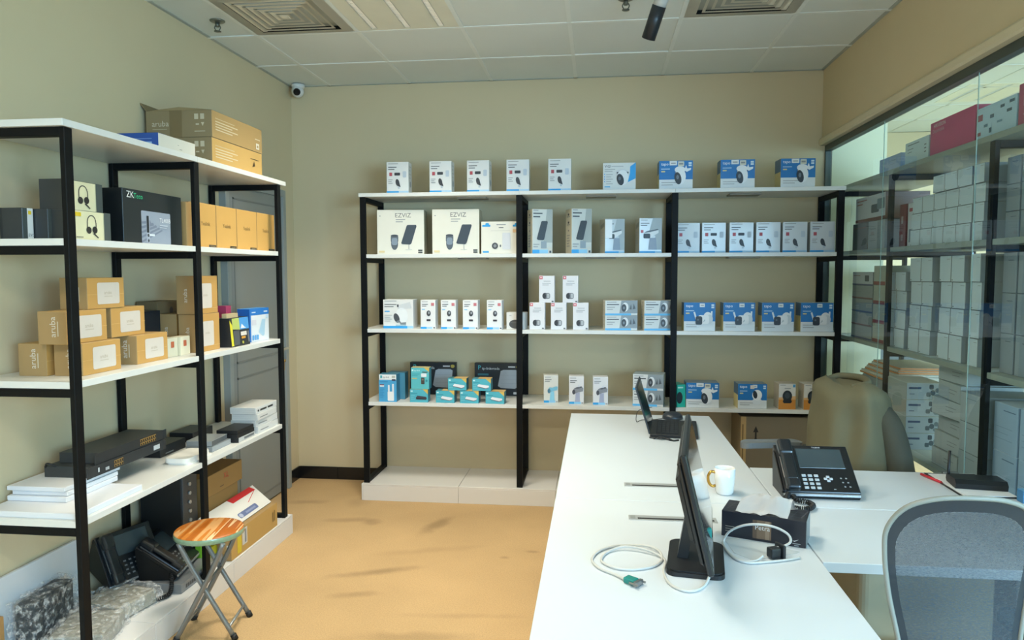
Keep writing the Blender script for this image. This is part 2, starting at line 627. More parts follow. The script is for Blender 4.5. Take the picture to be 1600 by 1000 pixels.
# ------------------------------------------------------------------ ceiling fittings
def diffuser(label, x0, x1, y0, y1, flip=False):
    cx, cy = (x0 + x1) / 2, (y0 + y1) / 2
    t = thing('air_vent', label, 'air vent', (cx, cy, H - .004))
    hw = (x1 - x0) / 2 - .012
    vm_ = M('#e6e2d2', .5)
    def ring(o1, z1, o2, z2):
        bm = B()
        A = [bm.verts.new((sx * o1, sy * o1, z1)) for sx, sy in ((-1, -1), (1, -1), (1, 1), (-1, 1))]
        A2 = [bm.verts.new((sx * o2, sy * o2, z2)) for sx, sy in ((-1, -1), (1, -1), (1, 1), (-1, 1))]
        for i in range(4):
            bm.faces.new((A[i], A[(i + 1) % 4], A2[(i + 1) % 4], A2[i]))
        r_ = bmesh.ops.solidify(bm, geom=list(bm.faces), thickness=.002)
        return bm
    obj('vent_frame', ring(hw, 0, hw * .80, -.004), vm_, t)
    bm = B()
    box(bm, -hw * .98, hw * .98, -hw * .98, hw * .98, .07, .075)
    obj('duct_back', bm, M('#1b1f1f', .8), t)
    bm = B()
    for s in (-1, 1):
        box(bm, s * hw * .98 - .002, s * hw * .98 + .002, -hw, hw, .0, .07)
        box(bm, -hw, hw, s * hw * .98 - .002, s * hw * .98 + .002, .0, .07)
    obj('duct_side', bm, M('#1b1f1f', .8), t)
    n = 5
    for i in range(n):
        o, g = hw * (.80 - .145 * i), hw * .088
        q = o - g                                   # opening between o and q, blade between q and the next opening
        L_ = [(-o, -o), (o, -o), (o, -q), (-q, -q), (-q, o), (-o, o)]
        if flip:
            L_ = [(-x_, y_) for x_, y_ in L_]
        bm = B()
        prism(bm, L_, 'z', -.0005, .004)
        obj('blank_strip', bm, vm_, t)
        obj('louver', ring(q, -.006, q - hw * .057, -.004), vm_, t)
    e_ = hw * (.80 - .145 * n)
    obj('centre_plate', one(-e_, e_, -e_, e_, -.006, .0), vm_, t)
    return t
diffuser('square cream air vent in the ceiling above the left shelves', -1.96, -1.36, 3.525, 4.125)
diffuser('square pale air vent in the ceiling at the right', .44, 1.04, 3.525, 4.125, True)

def troffer(x, y, w, col, sprd, label, lit=True, group='recessed ceiling lights'):
    t = thing('ceiling_light', label, 'ceiling light', (x, y, H))
    bm = B()
    for a in ((-.292, -.208), (-.172, -.018), (.018, .172), (.208, .292)):
        box(bm, a[0], a[1], -.292, .292, -.003, .012)
    for a in ((-.292, -.262), (.262, .292)):
        for s in (-.19, 0, .19):
            box(bm, s - .018, s + .018, a[0], a[1], -.003, .012)
    obj('light_panel', bm, M('#e2e0cf', .5), t)
    for s in (-.19, 0, .19):
        obj('lamp_strip', one(s - .0165, s + .0165, -.26, .26, .008, .012), M('#fff4e0', .5, emit=1.6), t)
        bm = B()
        box(bm, s - .0185, s - .0145, -.262, .262, -.003, .008)
        box(bm, s + .0145, s + .0185, -.262, .262, -.003, .008)
        for k in range(25):
            yk = -.255 + .02125 * k
            box(bm, s - .0145, s + .0145, yk - .0022, yk + .0022, -.002, .008)
        obj('strip_louver', bm, M('#c9cac4', .3, .6), t)
    a = area('lamp_light', (0, 0, -.012), (0, 0, 0), .54, .54, w, col, sprd)
    a.parent = t
    return t
names = ['square ceiling light with three bright strips above the stool', 'square strip ceiling light above the stool side of the near desk', 'square strip ceiling light near the window wall', 'added unseen cool ceiling light tinting the desk, over the mesh chair side']
for (x, y, w, c_, sp_), l in zip(LAMPS, names):
    troffer(x, y, w, c_, sp_, l)
names = ['strip ceiling light in the next room beside the far bay of the glass', 'strip ceiling light in the next room nearer the window', 'strip ceiling light at the back of the next room']
for (x, y, w, c_, sp_), l in zip(LAMPS_2, names):
    troffer(x, y, w, c_, sp_, l)

def sprinkler(label, x, y, z=H - .004):
    t = thing('fire_sprinkler', label, 'sprinkler', (x, y, z))
    bm = B()
    lathe(bm, [(.012, -.004), (.036, -.003), (.04, .0), (.0401, .004)])
    obj('rosette', bm, M('#84877f', .35, .7), t)
    bm = B()
    lathe(bm, [(.010, -.03), (.012, -.02), (.012, -.004)])
    for s in (-1, 1):
        tube(bm, spline([(s * .011, 0, -.02), (s * .017, 0, -.035), (s * .006, 0, -.052)]), .0028, 6)
    lathe(bm, [(.004, -.056), (.019, -.055), (.019, -.052), (.004, -.05)], 16)
    obj('sprinkler_head', bm, M('#6f736c', .3, .8), t)
sprinkler('small metal fire sprinkler on the ceiling left of the air vent', -2.06, 3.86)
sprinkler('small metal fire sprinkler on the ceiling beside the black spotlight', .133, 3.80)
sprinkler('small fire sprinkler on the ceiling of the next room', 2.6, 4.85)

t = thing('spotlight', 'black cylinder spotlight on a white arm hanging from the ceiling', 'spotlight', (.31, 3.52, H))
bm = B()
box(bm, -.06, .06, -.03, .03, -.03, -.004, .004)
cyl(bm, (0, 0, -.03), (-.01, .02, -.09), .012)
obj('ceiling_mount', bm, M('#d2d4d2', .4), t)
bm = B()
cyl(bm, (-.005, .01, -.055), (-.03, .045, -.125), .032, n=20)
obj('lamp_neck', bm, M('#c5cacb', .35), t)
bm = B()
cyl(bm, (-.03, .045, -.125), (-.075, .11, -.255), .033, n=24)
cyl(bm, (-.075, .11, -.255), (-.0755, .1107, -.2565), .028, n=24)
obj('lamp_barrel', bm, M('#20262c', .35), t)

t = thing('dome_camera', 'white ball security camera high in the back left corner', 'camera', (-2.17, 5.20, H - .004))
bm = B()
lathe(bm, [(.044, 0), (.048, -.006), (.046, -.02), (.04, -.03)])
obj('camera_base', bm, M('#d6d7d3', .35), t)
bm = B()
bmesh.ops.create_uvsphere(bm, u_segments=20, v_segments=12, radius=.044, matrix=Matrix.Translation((0, -.008, -.052)))
for f in bm.faces:
    f.smooth = True
obj('camera_ball', bm, M('#dcdcd8', .3), t)
bm = B()
cyl(bm, (.008, -.042, -.062), (.012, -.056, -.068), .026, .024, 18)
obj('camera_lens', bm, M('#15161a', .15), t)

# ------------------------------------------------------------------ shelving units
BOARD = M('#dedfdb', .35, var=.02, scale=4)
def shelving(name, label, loc, rz, frames, levels, x_end, depth, base, mids=(), BOARD=BOARD):
    t = thing(name, label, 'shelving', loc, rz)
    top = levels[0]
    for fx in frames:
        obj('post', one(fx, fx + .04, 0, .02, base, top - .026, .0015), BLACK, t)
        obj('post', one(fx, fx + .04, depth - .02, depth, base, top - .026, .0015), BLACK, t)
        for z in levels:
            obj('crossbar', one(fx + .002, fx + .038, .02, depth - .02, z - .056, z - .026, .0015), BLACK, t)
        obj('crossbar', one(fx + .002, fx + .038, .02, depth - .02, base, base + .022, .0015), BLACK, t)
    fr = sorted(frames)
    for i, z in enumerate(levels):
        for k, (a, b) in enumerate(zip(fr, fr[1:])):
            e0 = (x_end[0] if k == 0 else a + .02) + .0006
            e1 = (x_end[1] if k == len(fr) - 2 else b + .02) - .0006
            if i == 0:
                obj('shelf_board', one(e0, e1, -.006, depth, z - .025, z, .0012), BOARD, t)
            else:
                bm = B()
                box(bm, max(e0, fr[0] + .003), min(e1, fr[-1] + .037), .004, depth, z - .025, z, .0012)
                obj('shelf_board', bm, BOARD, t)
        for m_ in mids:
            obj('joining_plate', one(m_ - .1, m_ + .1, .10, .22, z - .035, z - .025, .001), M('#8a8578', .5), t)
    return t

LV = [2.10, 1.69, 1.183, .68]
YF = 4.825
shelving('shelving_unit', 'long white shelving unit with black posts along the back wall', (0, YF, 0), 0, [-1.598, -.535, .473, 1.495], LV, (-1.605, 1.54), .43, .115, mids=(-.85, .02, .95))
XF = -1.832
shelving('shelving_unit', 'white shelving unit with black posts along the left wall', (XF, 0, 0), PI / 2, [2.365, 3.185, 4.062], LV, (2.35, 4.165), .42, .115)
XK = 1.60
LK = [2.125, 1.70, 1.15, .63]
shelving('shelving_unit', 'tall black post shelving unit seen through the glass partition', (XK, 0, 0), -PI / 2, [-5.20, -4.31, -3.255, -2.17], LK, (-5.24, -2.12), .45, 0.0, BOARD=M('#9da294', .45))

# ------------------------------------------------------------------ cartons on the back shelves
GT, DK, BL, SK_B = '#9a9d9f', '#3a3f45', '#2f9fe0', '#1673b8'
def lines(u, v, n, w=.3, dv=.055, c=GT, h=.02):
    return [('r', u, v - i * dv, u + w * (1 - .25 * (i % 2)), v - i * dv + h, c) for i in range(n)]
def cam_head(u, v, s=1.0):
    return [('e', u, v, .085 * s, .115 * s, DK, 12), ('p', [(u - .02 * s, v - .06 * s), (u + .09 * s, v - .02 * s), (u + .14 * s, v - .15 * s), (u + .04 * s, v - .12 * s)], DK), ('r', u + .02 * s, v - .2 * s, u + .1 * s, v - .13 * s, '#b7c3cc')]
P_BAT = {'f': [('r', 0, 0, .55, .07, BL), ('r', .55, 0, 1, .07, '#a9cfe8')] + lines(.08, .93, 1, .45) + lines(.08, .82, 2, .38, .07, DK, .022) +
         [('r', .13, .55, .26, .66, '#b5505a'), ('rr', .36, .565, .62, .655, .004, DK), ('rr', .74, .5, .9, .7, .006, '#b9c6d2')] + cam_head(.5, .34) + lines(.08, .42, 3, .2),
         'r': lines(.15, .85, 4, .6, .12) + [('e', .5, .3, .2, .1, '#8d979e')]}
P_VIGI = {'f': [('p', [(.83, .86), (1, 1), (1, .42), (.76, .28), (.82, .6)], BL), ('t', 'VIGI', .05, .83, .022, DK)] + lines(.26, .86, 1, .36) + lines(.05, .75, 2, .32, .07) + lines(.10, .56, 5, .2, .085) +
          [('e', .05, .58, .015, .02, BL), ('e', .05, .49, .015, .02, BL), ('e', .05, .4, .015, .02, BL), ('e', .05, .31, .015, .02, BL), ('r', .05, .1, .22, .14, '#5fb0dc'),
           ('e', .58, .66, .19, .10, '#d2d6da'), ('r', .42, .6, .78, .66, '#4a5058'), ('e', .6, .45, .18, .28, '#e9ebec'), ('e', .53, .38, .105, .215, '#2e343b', 14), ('e', .51, .42, .04, .07, '#5b6570')]}
def p_tapo(kind):
    f = [('r', 0, .34, 1, 1, SK_B), ('t', 'tapo', .06, .84, .026, '#f2f5f7'), ('r', .06, .70, .32, .725, '#bcd9ec'), ('rr', .06, .60, .18, .645, .003, '#d8c98a'),
         ('rr', .5, .84, .66, .97, .002, '#dfe3e4'), ('r', .53, .885, .63, .915, '#9aa0a2'), ('r', .87, .80, .96, .86, '#cfe3ef'), ('r', .87, .88, .96, .94, '#cfe3ef')] + lines(.07, .22, 2, .45, .08)
    if kind == 'dome':
        f[4:6] = [('rr', .31, .84, .53, .99, .002, '#dfe3e4'), ('r', .35, .89, .49, .93, '#9aa0a2'), ('rr', .56, .80, .74, .97, .002, '#d3d3c4'), ('r', .59, .86, .71, .92, '#8d9291')]
        f += [('p', [(.74, .66), (.80, .84), (.83, .72), (.95, .74), (.94, .67), (.82, .60)], '#e2eaf0'), ('e', .62, .68, .16, .12, '#e7ebee'), ('r', .47, .585, .80, .61, '#56606b'),
              ('e', .63, .44, .165, .28, '#e9edf0'), ('e', .56, .38, .10, .22, '#2b3138', 12), ('e', .55, .42, .04, .08, '#6a747e')]
    elif kind == 'bullet':
        f += [('p', [(.30, .66), (.35, .68), (.42, .42), (.37, .40)], '#dce5ea'), ('p', [(.84, .50), (.86, .70), (.91, .70), (.90, .48)], '#dce5ea'), ('e', .76, .47, .15, .2, '#e4e8ea'), ('e', .82, .42, .10, .16, '#ccd4d9'),
              ('rr', .46, .25, .80, .56, .012, '#e9ecee'), ('rr', .37, .22, .585, .52, .012, '#2b333d'), ('e', .45, .40, .03, .035, '#59636e'), ('p', [(.6, .3), (.68, .36), (.66, .42)], '#b9c2c8')]
    else:
        f += [('e', .66, .30, .17, .13, '#dfe5e9'), ('e', .66, .55, .17, .22, '#eef1f3'), ('e', .59, .57, .075, .16, '#20262d', 10), ('rr', .42, .80, .56, .95, .002, '#d6d0c4')]
    return {'f': f, 'l': [('r', 0, 0, 1, .55, '#d8c98f'), ('r', 0, .55, 1, 1, '#4d6f8e')]}
P_EZ = {'f': [('t', 'EZVIZ', .38, .83, .042, '#6d6e6e')] + lines(.40, .77, 2, .2, .05) + lines(.05, .85, 1, .03) + [('rr', .29, .27, .45, .42, .01, '#5d6670'), ('e', .37, .24, .075, .14, '#545e69'), ('rr', .31, .21, .43, .37, .012, '#8493a2'), ('e', .37, .42, .08, .025, '#434b54'),
        ('p', [(.51, .25), (.63, .64), (.65, .66), (.83, .66), (.84, .63), (.73, .25), (.70, .22), (.54, .23)], '#3d4854'), ('r', .66, .12, .685, .22, '#b8b8b4'), ('r', .60, .10, .74, .115, '#c9c9c5'),
        ('r', .87, .03, .96, .06, '#4b4b49'), ('r', .87, .075, .96, .105, '#4b4b49'), ('rr', .04, .04, .16, .085, .003, '#e2cf9e')],
        'l': lines(.3, .8, 5, .4, .1, '#c3c2ba')}
P_EZ3 = {'f': [('rr', .03, .84, .24, .90, .004, BL), ('e', .16, .92, .05, .035, BL), ('rr', .82, .84, .99, .90, .004, BL), ('e', .92, .92, .05, .035, BL), ('rr', .04, .04, .2, .09, .003, BL), ('r', .4, .89, .64, .92, GT), ('r', .46, .80, .58, .82, DK),
         ('r', .25, .71, .75, .715, GT), ('rr', .55, .14, .76, .65, .006, '#d5d5d8'), ('e', .36, .25, .08, .10, '#4a4d52'), ('e', .36, .25, .04, .05, '#888b90'), ('e', .50, .25, .02, .04, '#70757a'), ('rr', .82, .66, .97, .76, .003, '#e2bf93')]}
P_SOL = {'f': [('p', [(.55, .25), (.72, 1), (1, 1), (1, .25)], '#a4aaa6'), ('r', 0, 0, .35, .09, BL), ('r', .35, 0, .8, .09, '#8ec6e6'), ('rr', .78, .01, .97, .15, .002, '#cfccc0'), ('r', .84, .02, .94, .07, DK)] + lines(.05, .96, 1, .25) + lines(.05, .89, 2, .45, .075, DK, .026) + lines(.05, .2, 2, .3) +
         [('p', [(.22, .34), (.44, .72), (.5, .735), (.74, .735), (.76, .7), (.58, .32), (.52, .3), (.26, .31)], '#2c3136'), ('r', .42, .12, .7, .28, '#8f9ca6')],
         'l': [('e', .5, .88, .12, .025, DK), ('e', .5, .70, .12, .025, DK), ('e', .5, .52, .1, .02, '#8a8a84')] + lines(.25, .82, 1, .5) + lines(.25, .64, 1, .5) + lines(.25, .4, 5, .5, .06)}
P_BUL = {'f': [('p', [(.4, .55), (.6, 1), (1, 1), (1, .1), (.7, .1), (.7, .5)], '#a9b3b6'), ('r', 0, 0, .7, .06, BL), ('r', .7, 0, 1, .06, '#9fcbe6')] + lines(.06, .93, 1, .3) + lines(.06, .84, 2, .38, .06, DK) +
         [('r', .06, .58, .18, .66, '#b4525c'), ('p', [(.4, .1), (.46, .44), (.74, .44), (.78, .1)], '#8f9cad'), ('p', [(.2, .56), (.5, .60), (.85, .66), (.85, .58), (.5, .44), (.26, .42)], '#e0e4e6'), ('p', [(.2, .57), (.5, .615), (.86, .67), (.8, .69), (.3, .62)], '#5b646c'), ('rr', .18, .42, .48, .56, .008, '#333b44')],
         'l': [('p', [(.2, .7), (.9, .78), (.9, .9), (.2, .82)], '#868a84')] + lines(.2, .6, 5, .6, .08)}
P_W1 = {'f': [('r', 0, 0, .8, .085, BL), ('r', .8, 0, 1, .085, '#9ec9e2')] + lines(.05, .94, 1, .4) + lines(.05, .82, 2, .4, .075, DK, .022) + [('rr', .05, .57, .22, .61, .003, BL), ('p', [(.48, .8), (.9, .92), (.95, .7), (.5, .68)], '#cfd3d6'), ('r', .47, .74, .52, .83, DK), ('e', .62, .44, .20, .28, '#e8ebec'), ('e', .45, .36, .09, .17, '#4a4f55', 20), ('p', [(.42, .22), (.52, .3), (.58, .12), (.76, .12), (.76, .22), (.6, .2)], '#7d868d'), ('r', .42, .09, .76, .13, '#a9c2cb')] + lines(.05, .45, 4, .25, .07)}
P_N = {'f': [('r', 0, 0, .4, .07, BL), ('r', .4, 0, .8, .07, '#a6cdf0'), ('r', .86, .02, .97, .06, DK)] + lines(.1, .93, 1, .4) + lines(.1, .84, 2, .4, .06, DK) + [('r', .72, .80, .92, .9, '#c9777f'), ('r', .1, .66, .3, .69, '#79c2e8'), ('e', .55, .54, .14, .1, '#44484e'), ('e', .57, .56, .06, .045, '#9aa0a8'), ('rr', .41, .27, .68, .335, .003, '#3a3640')]}
P_SM = {'f': [('e', .5, .30, .36, .27, '#4c4f53'), ('r', .2, .38, .8, .40, '#7a7d82'), ('r', .15, .8, .28, .83, GT)]}
P_P = {'f': [('r', .03, .87, .23, .985, '#cf5560'), ('r', .08, .9, .18, .96, '#ead0d2')] + lines(.3, .79, 1, .45) + lines(.22, .71, 2, .55, .06) + [('e', .4, .25, .17, .115, '#4c4f55'), ('rr', .4, .14, .72, .36, .012, '#73777d'), ('rr', .52, .17, .68, .34, .005, '#b4b8bd'), ('e', .34, .25, .12, .105, '#33363b'), ('r', .82, .02, .94, .07, '#6b6d70')]}
P_D = {'f': [('r', 0, 0, .8, .13, '#5fb3e6'), ('p', [(.44, .14), (.5, 1), (1, 1), (1, .14)], '#8f999f')] + lines(.05, .86, 1, .3, .1, GT, .05) + lines(.05, .70, 1, .38, .1, DK, .06) + lines(.05, .52, 2, .25, .14, GT, .05) + [('e', .62, .56, .10, .30, '#dfe3e6'), ('e', .58, .5, .075, .26, '#3b4046'), ('e', .58, .5, .03, .1, '#7a828a'), ('p', [(.75, .4), (.8, .75), (.82, .4)], '#565d63'), ('p', [(.85, .4), (.88, .8), (.94, .45)], '#565d63')], 'l': lines(.25, .8, 3, .5, .25, '#c9c6bb', .08)}
P_EXT = {'f': [('r', 0, 0, 1, .8, '#4aa4d4'), ('r', .08, .86, .2, .96, '#58b4bc'), ('t', 'tp-link', .24, .87, .017, '#57686d'), ('r', .74, .87, .93, .95, '#b9bcb2'), ('r', .74, .77, .95, .83, '#3d3f57'), ('r', .06, .55, .3, .6, '#e9edf0'), ('r', .06, .6, .3, .64, '#7a3f55')] + lines(.06, .72, 1, .45, .05, '#2d7fb4') + lines(.06, .45, 6, .25, .06, '#3a90c2') + [('rr', .50, .04, .86, .38, .006, '#eef0f1'), ('rr', .52, .36, .62, .62, .004, '#e5eaee'), ('rr', .76, .36, .86, .66, .004, '#e5eaee')]}
P_SW = {'f': [('r', .05, .8, .16, .9, '#cdeef0'), ('p', [(.72, 1), (1, 1), (1, .62)], '#d9b75c')] + lines(.06, .66, 1, .35, .1, '#2f93a8', .05) + lines(.06, .5, 3, .22, .14, '#7bcbd6', .04) + [('p', [(.28, .44), (.36, .56), (.9, .44), (.88, .3), (.72, .22), (.30, .36)], '#e8eaee'), ('p', [(.29, .37), (.73, .23), (.87, .29), (.86, .25), (.72, .19), (.29, .33)], '#7a5560')], 't': [('r', .3, 0, 1, 1, '#dcb877')]}
P_USB = {'f': P_SW['f'][:6] + [('p', [(.33, .36), (.42, .52), (.9, .44), (.94, .32), (.90, .22), (.36, .24)], '#46424d'), ('p', [(.33, .36), (.90, .28), (.90, .22), (.36, .24)], '#2f2c35')], 't': [('r', 0, 0, 1, 1, '#d5cd95')]}
P_USB2 = {'f': [('r', .05, .84, .14, .92, '#cdeef0'), ('t', 'tp-link', .18, .84, .016, '#dff2f2'), ('p', [(.72, 1), (1, 1), (1, .8)], '#d9b75c'), ('r', .62, .78, .92, .82, '#4a4636')] + lines(.06, .7, 2, .42, .07, '#2f93a8') + lines(.06, .48, 1, .28, .1, '#cfc07a', .04) + [('rr', .56, .58, .86, .74, .004, '#e5e7ea'), ('rr', .56, .24, .75, .54, .004, '#46423f'), ('e', .65, .45, .05, .04, '#78716c'), ('e', .86, .4, .055, .055, '#2c8c9a')], 't': [('r', 0, 0, 1, 1, '#d5cd95')]}
P_OM = {'f': [('t', 'P', .07, .80, .045, '#3fb8c4'), ('t', 'tp-link', .16, .80, .026, '#cfd6da'), ('t', 'omada', .33, .80, .026, '#cfd6da'), ('r', .72, .87, .87, .91, '#c8ccd0'), ('e', .93, .89, .045, .05, '#b4a24a'), ('r', .07, .62, .3, .68, '#35707a')] + [('p', [(.50, .30), (.56, .76), (.62, .80), (.88, .80), (.93, .76), (.90, .26), (.86, .22), (.56, .24)], '#a9b1ba'), ('r', .56, .5, .9, .505, '#8d96a0'), ('r', .56, .62, .9, .625, '#8d96a0'), ('r', .56, .38, .9, .385, '#8d96a0'), ('rr', .83, .05, .98, .12, .002, '#d3d6d8')]}
P_B = {'f': [('r', 0, 0, .35, .08, BL), ('r', .35, 0, .8, .08, '#93ccf2'), ('r', .84, .015, .96, .06, GT)] + lines(.08, .92, 1, .4) + lines(.08, .83, 2, .45, .06, DK) + [('p', [(.4, .08), (.46, .4), (.72, .42), (.74, .08)], '#a9aec6'), ('p', [(.26, .46), (.3, .34), (.6, .42), (.94, .46), (.96, .58), (.88, .60), (.6, .55), (.34, .56)], '#8b8e95'), ('e', .32, .43, .10, .09, '#4b4d54'), ('p', [(.34, .56), (.6, .55), (.9, .6), (.84, .64), (.5, .60)], '#5c5f66'), ('p', [(.6, .62), (.68, .72), (.7, .6)], '#cfd3e2')]}
P_B1 = {'f': P_B['f'][:6] + [('p', [(.4, .08), (.46, .4), (.72, .42), (.74, .08)], '#8fd0ea'), ('p', [(.30, .46), (.34, .34), (.6, .42), (.94, .46), (.96, .58), (.88, .60), (.6, .55), (.38, .56)], '#79bcd8'), ('e', .36, .43, .10, .09, '#4f7f96')]}
P_OR = {'f': [('r', 0, 0, 1, .38, '#d08a33'), ('p', [(0, .38), (1, .38), (1, .52), (0, .46)], '#dcae78'), ('r', .82, .86, .96, .97, '#4d9fd0'), ('r', .08, .93, .4, .955, GT), ('r', .34, .80, .7, .835, GT), ('e', .5, .52, .28, .22, '#20262b'), ('e', .5, .54, .15, .12, '#3b434a'), ('p', [(.24, .3), (.3, .42), (.7, .42), (.78, .3), (.7, .24), (.3, .24)], '#1b2025')]}
P_TEAL = {'f': [('e', .3, .42, .35, .26, '#20303a'), ('r', .1, .84, .7, .9, '#bff0e6')]}

ORD = ['first', 'second', 'third', 'fourth', 'fifth', 'sixth']
CB = 'box'
def back_box(name, label, x, yfr, z, w, h, d, rz=0, **k):
    return carton(name, label, CB, (x, yfr, z), (w, d, h), R(rz), **k)

# top shelf
G1 = 'slim camera boxes on the top of the back shelves'
for i, x in enumerate((-1.342, -1.048, -.793, -.527, -.251)):
    back_box('camera_box', 'small white and blue camera box on the back top shelf, %s from the left' % ORD[i], x, 4.856, LV[0], .150, .209, .10, (2, 0, -1, 1, 0)[i], prints=P_BAT, body='#dfe1e0', key='bat', group=G1, coat=.6)
back_box('camera_box', 'white camera box with a blue corner on the back top shelf', .137, 4.856, LV[0], .211, .175, .12, 0, prints=P_VIGI, body='#dcdedc', coat=.3)
for i, x in enumerate((.498, .885, 1.256)):
    back_box('camera_box', 'blue and white dome camera box on the back top shelf, %s' % ['beside the blue cornered box', 'middle of the three', 'nearest the glass'][i], x, 4.856, LV[0], .213, .181, .13, (0, 0, 2)[i], prints=p_tapo('dome'), body='#dfe3e4', key='tapo_dome', group='blue dome camera boxes on the top shelf')
# second shelf
back_box('camera_kit_box', 'large white box with cup camera and solar panel, against the left post', -1.34, 4.91, LV[1], .323, .304, .16, 6, prints=P_EZ, body='#e4e1d4', side='#b9b29a', key='ez', group='large white camera kit boxes')
back_box('camera_kit_box', 'large white box with cup camera and solar panel, beside the smaller white box', -.957, 4.91, LV[1], .330, .302, .16, 2, prints=P_EZ, body='#e4e1d4', side='#b9b29a', key='ez', group='large white camera kit boxes')
back_box('camera_kit_box', 'square white box with blue corner marks behind the shelf post', -.650, 4.90, LV[1], .262, .217, .14, 0, prints=P_EZ3, body='#e6e2d5')
for i, x in enumerate((-.367, -.106)):
    back_box('solar_panel_box', 'tall turned box with a black solar panel picture, %s' % ['next to the shelf post', 'right one of the pair'][i], x, 4.90, LV[1], .140, .296, .13, 20, prints=P_SOL, body='#c9ccc6', side='#d2cdb9', key='sol', group='tall solar panel boxes')
back_box('camera_box', 'grey bullet camera box with a painted-on white reflection', .112, 4.91, LV[1], .135, .228, .12, 17, prints={'f': P_BUL['f'] + [('r', .0, .44, .36, .97, '#eef1f4')], 'l': P_BUL['l']}, body='#c5cbce', side='#b8b8ad', coat=.6)  # white upper-left rectangle is a window reflection put into the print
back_box('camera_box', 'grey bullet camera box with its picture showing, beside the third post', .345, 4.91, LV[1], .150, .230, .12, 10, prints=P_BUL, body='#ccd0d3', side='#b8b8ad', coat=.5)
for i, x in enumerate((.585, .750, .924, 1.092, 1.258, 1.428)):
    pr = {'f': P_BAT['f'] if i in (1, 2) else [o for o in P_BAT['f'] if not (o[0] == 'rr' and o[-1] == DK)], 'r': P_BAT['r']}
    back_box('camera_box', 'small white camera box in the right bay row, %s from the left' % ORD[i], x, 4.90, LV[1], .152, .196, .10, (2, 3, 2, 1, 0, 0)[i], prints=pr, body='#cfd6da', key='st%d' % (i in (1, 2)), group='row of small camera boxes in the right bay', coat=.5)
# third shelf
back_box('camera_box', 'wide white camera box with blue base band at the left post', -1.36, 4.895, LV[2], .212, .198, .12, 0, prints=P_W1, body='#e4e4e2')
for i, x in enumerate((-1.144, -1.003, -.852, -.688)):
    back_box('camera_box', 'narrow white camera box with blue base band, %s from the left' % ORD[i], x, 4.865, LV[2], .103, .197, .09, (0, 1, 0, -1)[i], prints=P_N, body='#e6e6e6', key='nar', group='narrow white camera boxes')
back_box('speaker_box', 'little white box with a dark dome picture behind the post', -.547, 4.885, LV[2], .126, .114, .09, -8, prints=P_SM, body='#e0dfdb')
for i, x in enumerate((-.401, -.257, -.110)):
    back_box('camera_box', 'white box with red corner and bullet camera, bottom row, %s' % ['next to the post', 'middle', 'rightmost'][i], x, 4.88, LV[2], .103, .180, .09, 0, prints=P_P, body='#e2e2e6', key='pil', group='red cornered camera boxes')
for i, x in enumerate((-.337, -.179)):
    back_box('camera_box', 'white box with red corner and bullet camera, %s of the stack' % ['upper left', 'upper right'][i], x, 4.885, LV[2] + .180, .103, .180, .09, 0, prints=P_P, body='#e2e2e6', key='pil', group='red cornered camera boxes')
for i, x in enumerate((.157, .412)):
    for j in range(2):
        back_box('camera_box', 'flat grey and blue turret camera box, %s of the %s pair' % (['lower', 'upper'][j], ['left', 'right'][i]), x, 4.868, LV[2] + .0985 * j, .213, .098, .14, 6, prints=P_D, body='#d3d7d6', side='#d9d5c6', key='tur', group='stacked turret camera boxes')
for i, x in enumerate((.660, .910, 1.152, 1.392)):
    back_box('camera_box', 'blue and white box with two aerial bullet camera, %s from the third post' % ORD[i], x, 4.852, LV[2], .200, .185, .11, 1, prints=p_tapo('bullet'), body='#d6dde1', key='tapo_bul', group='blue bullet camera boxes')
# fourth shelf
back_box('extender_box', 'tall blue and white box with two aerial extender at the left post', -1.426, 4.845, LV[3], .124, .190, .085, 0, prints=P_EXT, body='#eceeee', side='#3d7f9c')
back_box('extender_box', 'blue box half hidden behind the tall extender box', -1.395, 4.955, LV[3], .124, .188, .085, 0, body='#4c8fab', side='#36748e')
back_box('adapter_box', 'turquoise box with a dark switch picture under the taller box', -1.208, 4.845, LV[3], .127, .090, .07, 0, prints=P_USB, body='#51b3c6', side='#3b8fa0')
back_box('adapter_box', 'tall turquoise box with a wireless stick, stacked on a smaller one', -1.200, 4.850, LV[3] + .0905, .127, .147, .07, 0, prints=P_USB2, body='#5cbcc4', side='#3b8fa0')
for i, x in enumerate((-1.026, -.859, -.684)):
    back_box('switch_box', 'small turquoise switch box in the bottom row, %s' % ['left', 'middle', 'right'][i], x, 4.845, LV[3], .129, .083, .085, (0, 0, -2)[i], prints=P_SW, body='#50b2c3', side='#357f8e', key='sw', group='small turquoise switch boxes')
for i, x in enumerate((-.945, -.777)):
    back_box('switch_box', 'small turquoise switch box stacked on top, %s of two' % ['left', 'right'][i], x, 4.86, LV[3] + .0835, .129, .083, .085, 0, prints=P_SW, body='#50b2c3', side='#357f8e', key='sw', group='small turquoise switch boxes')
back_box('access_point_box', 'large black box with grey access point, behind the stacked turquoise pair', -1.183, 5.17, LV[3], .339, .235, .05, 0, prints=P_OM, body='#1f262d', side='#161b20', key='omada', group='black access point boxes')
back_box('access_point_box', 'large black box with grey access point, half behind the second post', -.707, 5.17, LV[3], .339, .235, .05, 0, prints=P_OM, body='#1f262d', side='#161b20', key='omada', group='black access point boxes')
back_box('camera_box', 'slim white box with a light blue bullet camera picture', -.310, 4.93, LV[3], .098, .188, .08, 6, prints=P_B1, body='#dcdcd6')
for i, x in enumerate((-.137, .024)):
    back_box('camera_box', 'slim white box with grey bullet camera, %s of the pair' % ['left', 'right'][i], x, 4.90 - .015 * i, LV[3], .100, .188, .08, 2, prints=P_B, body='#e0e0e2', key='bb', group='slim bullet camera boxes')
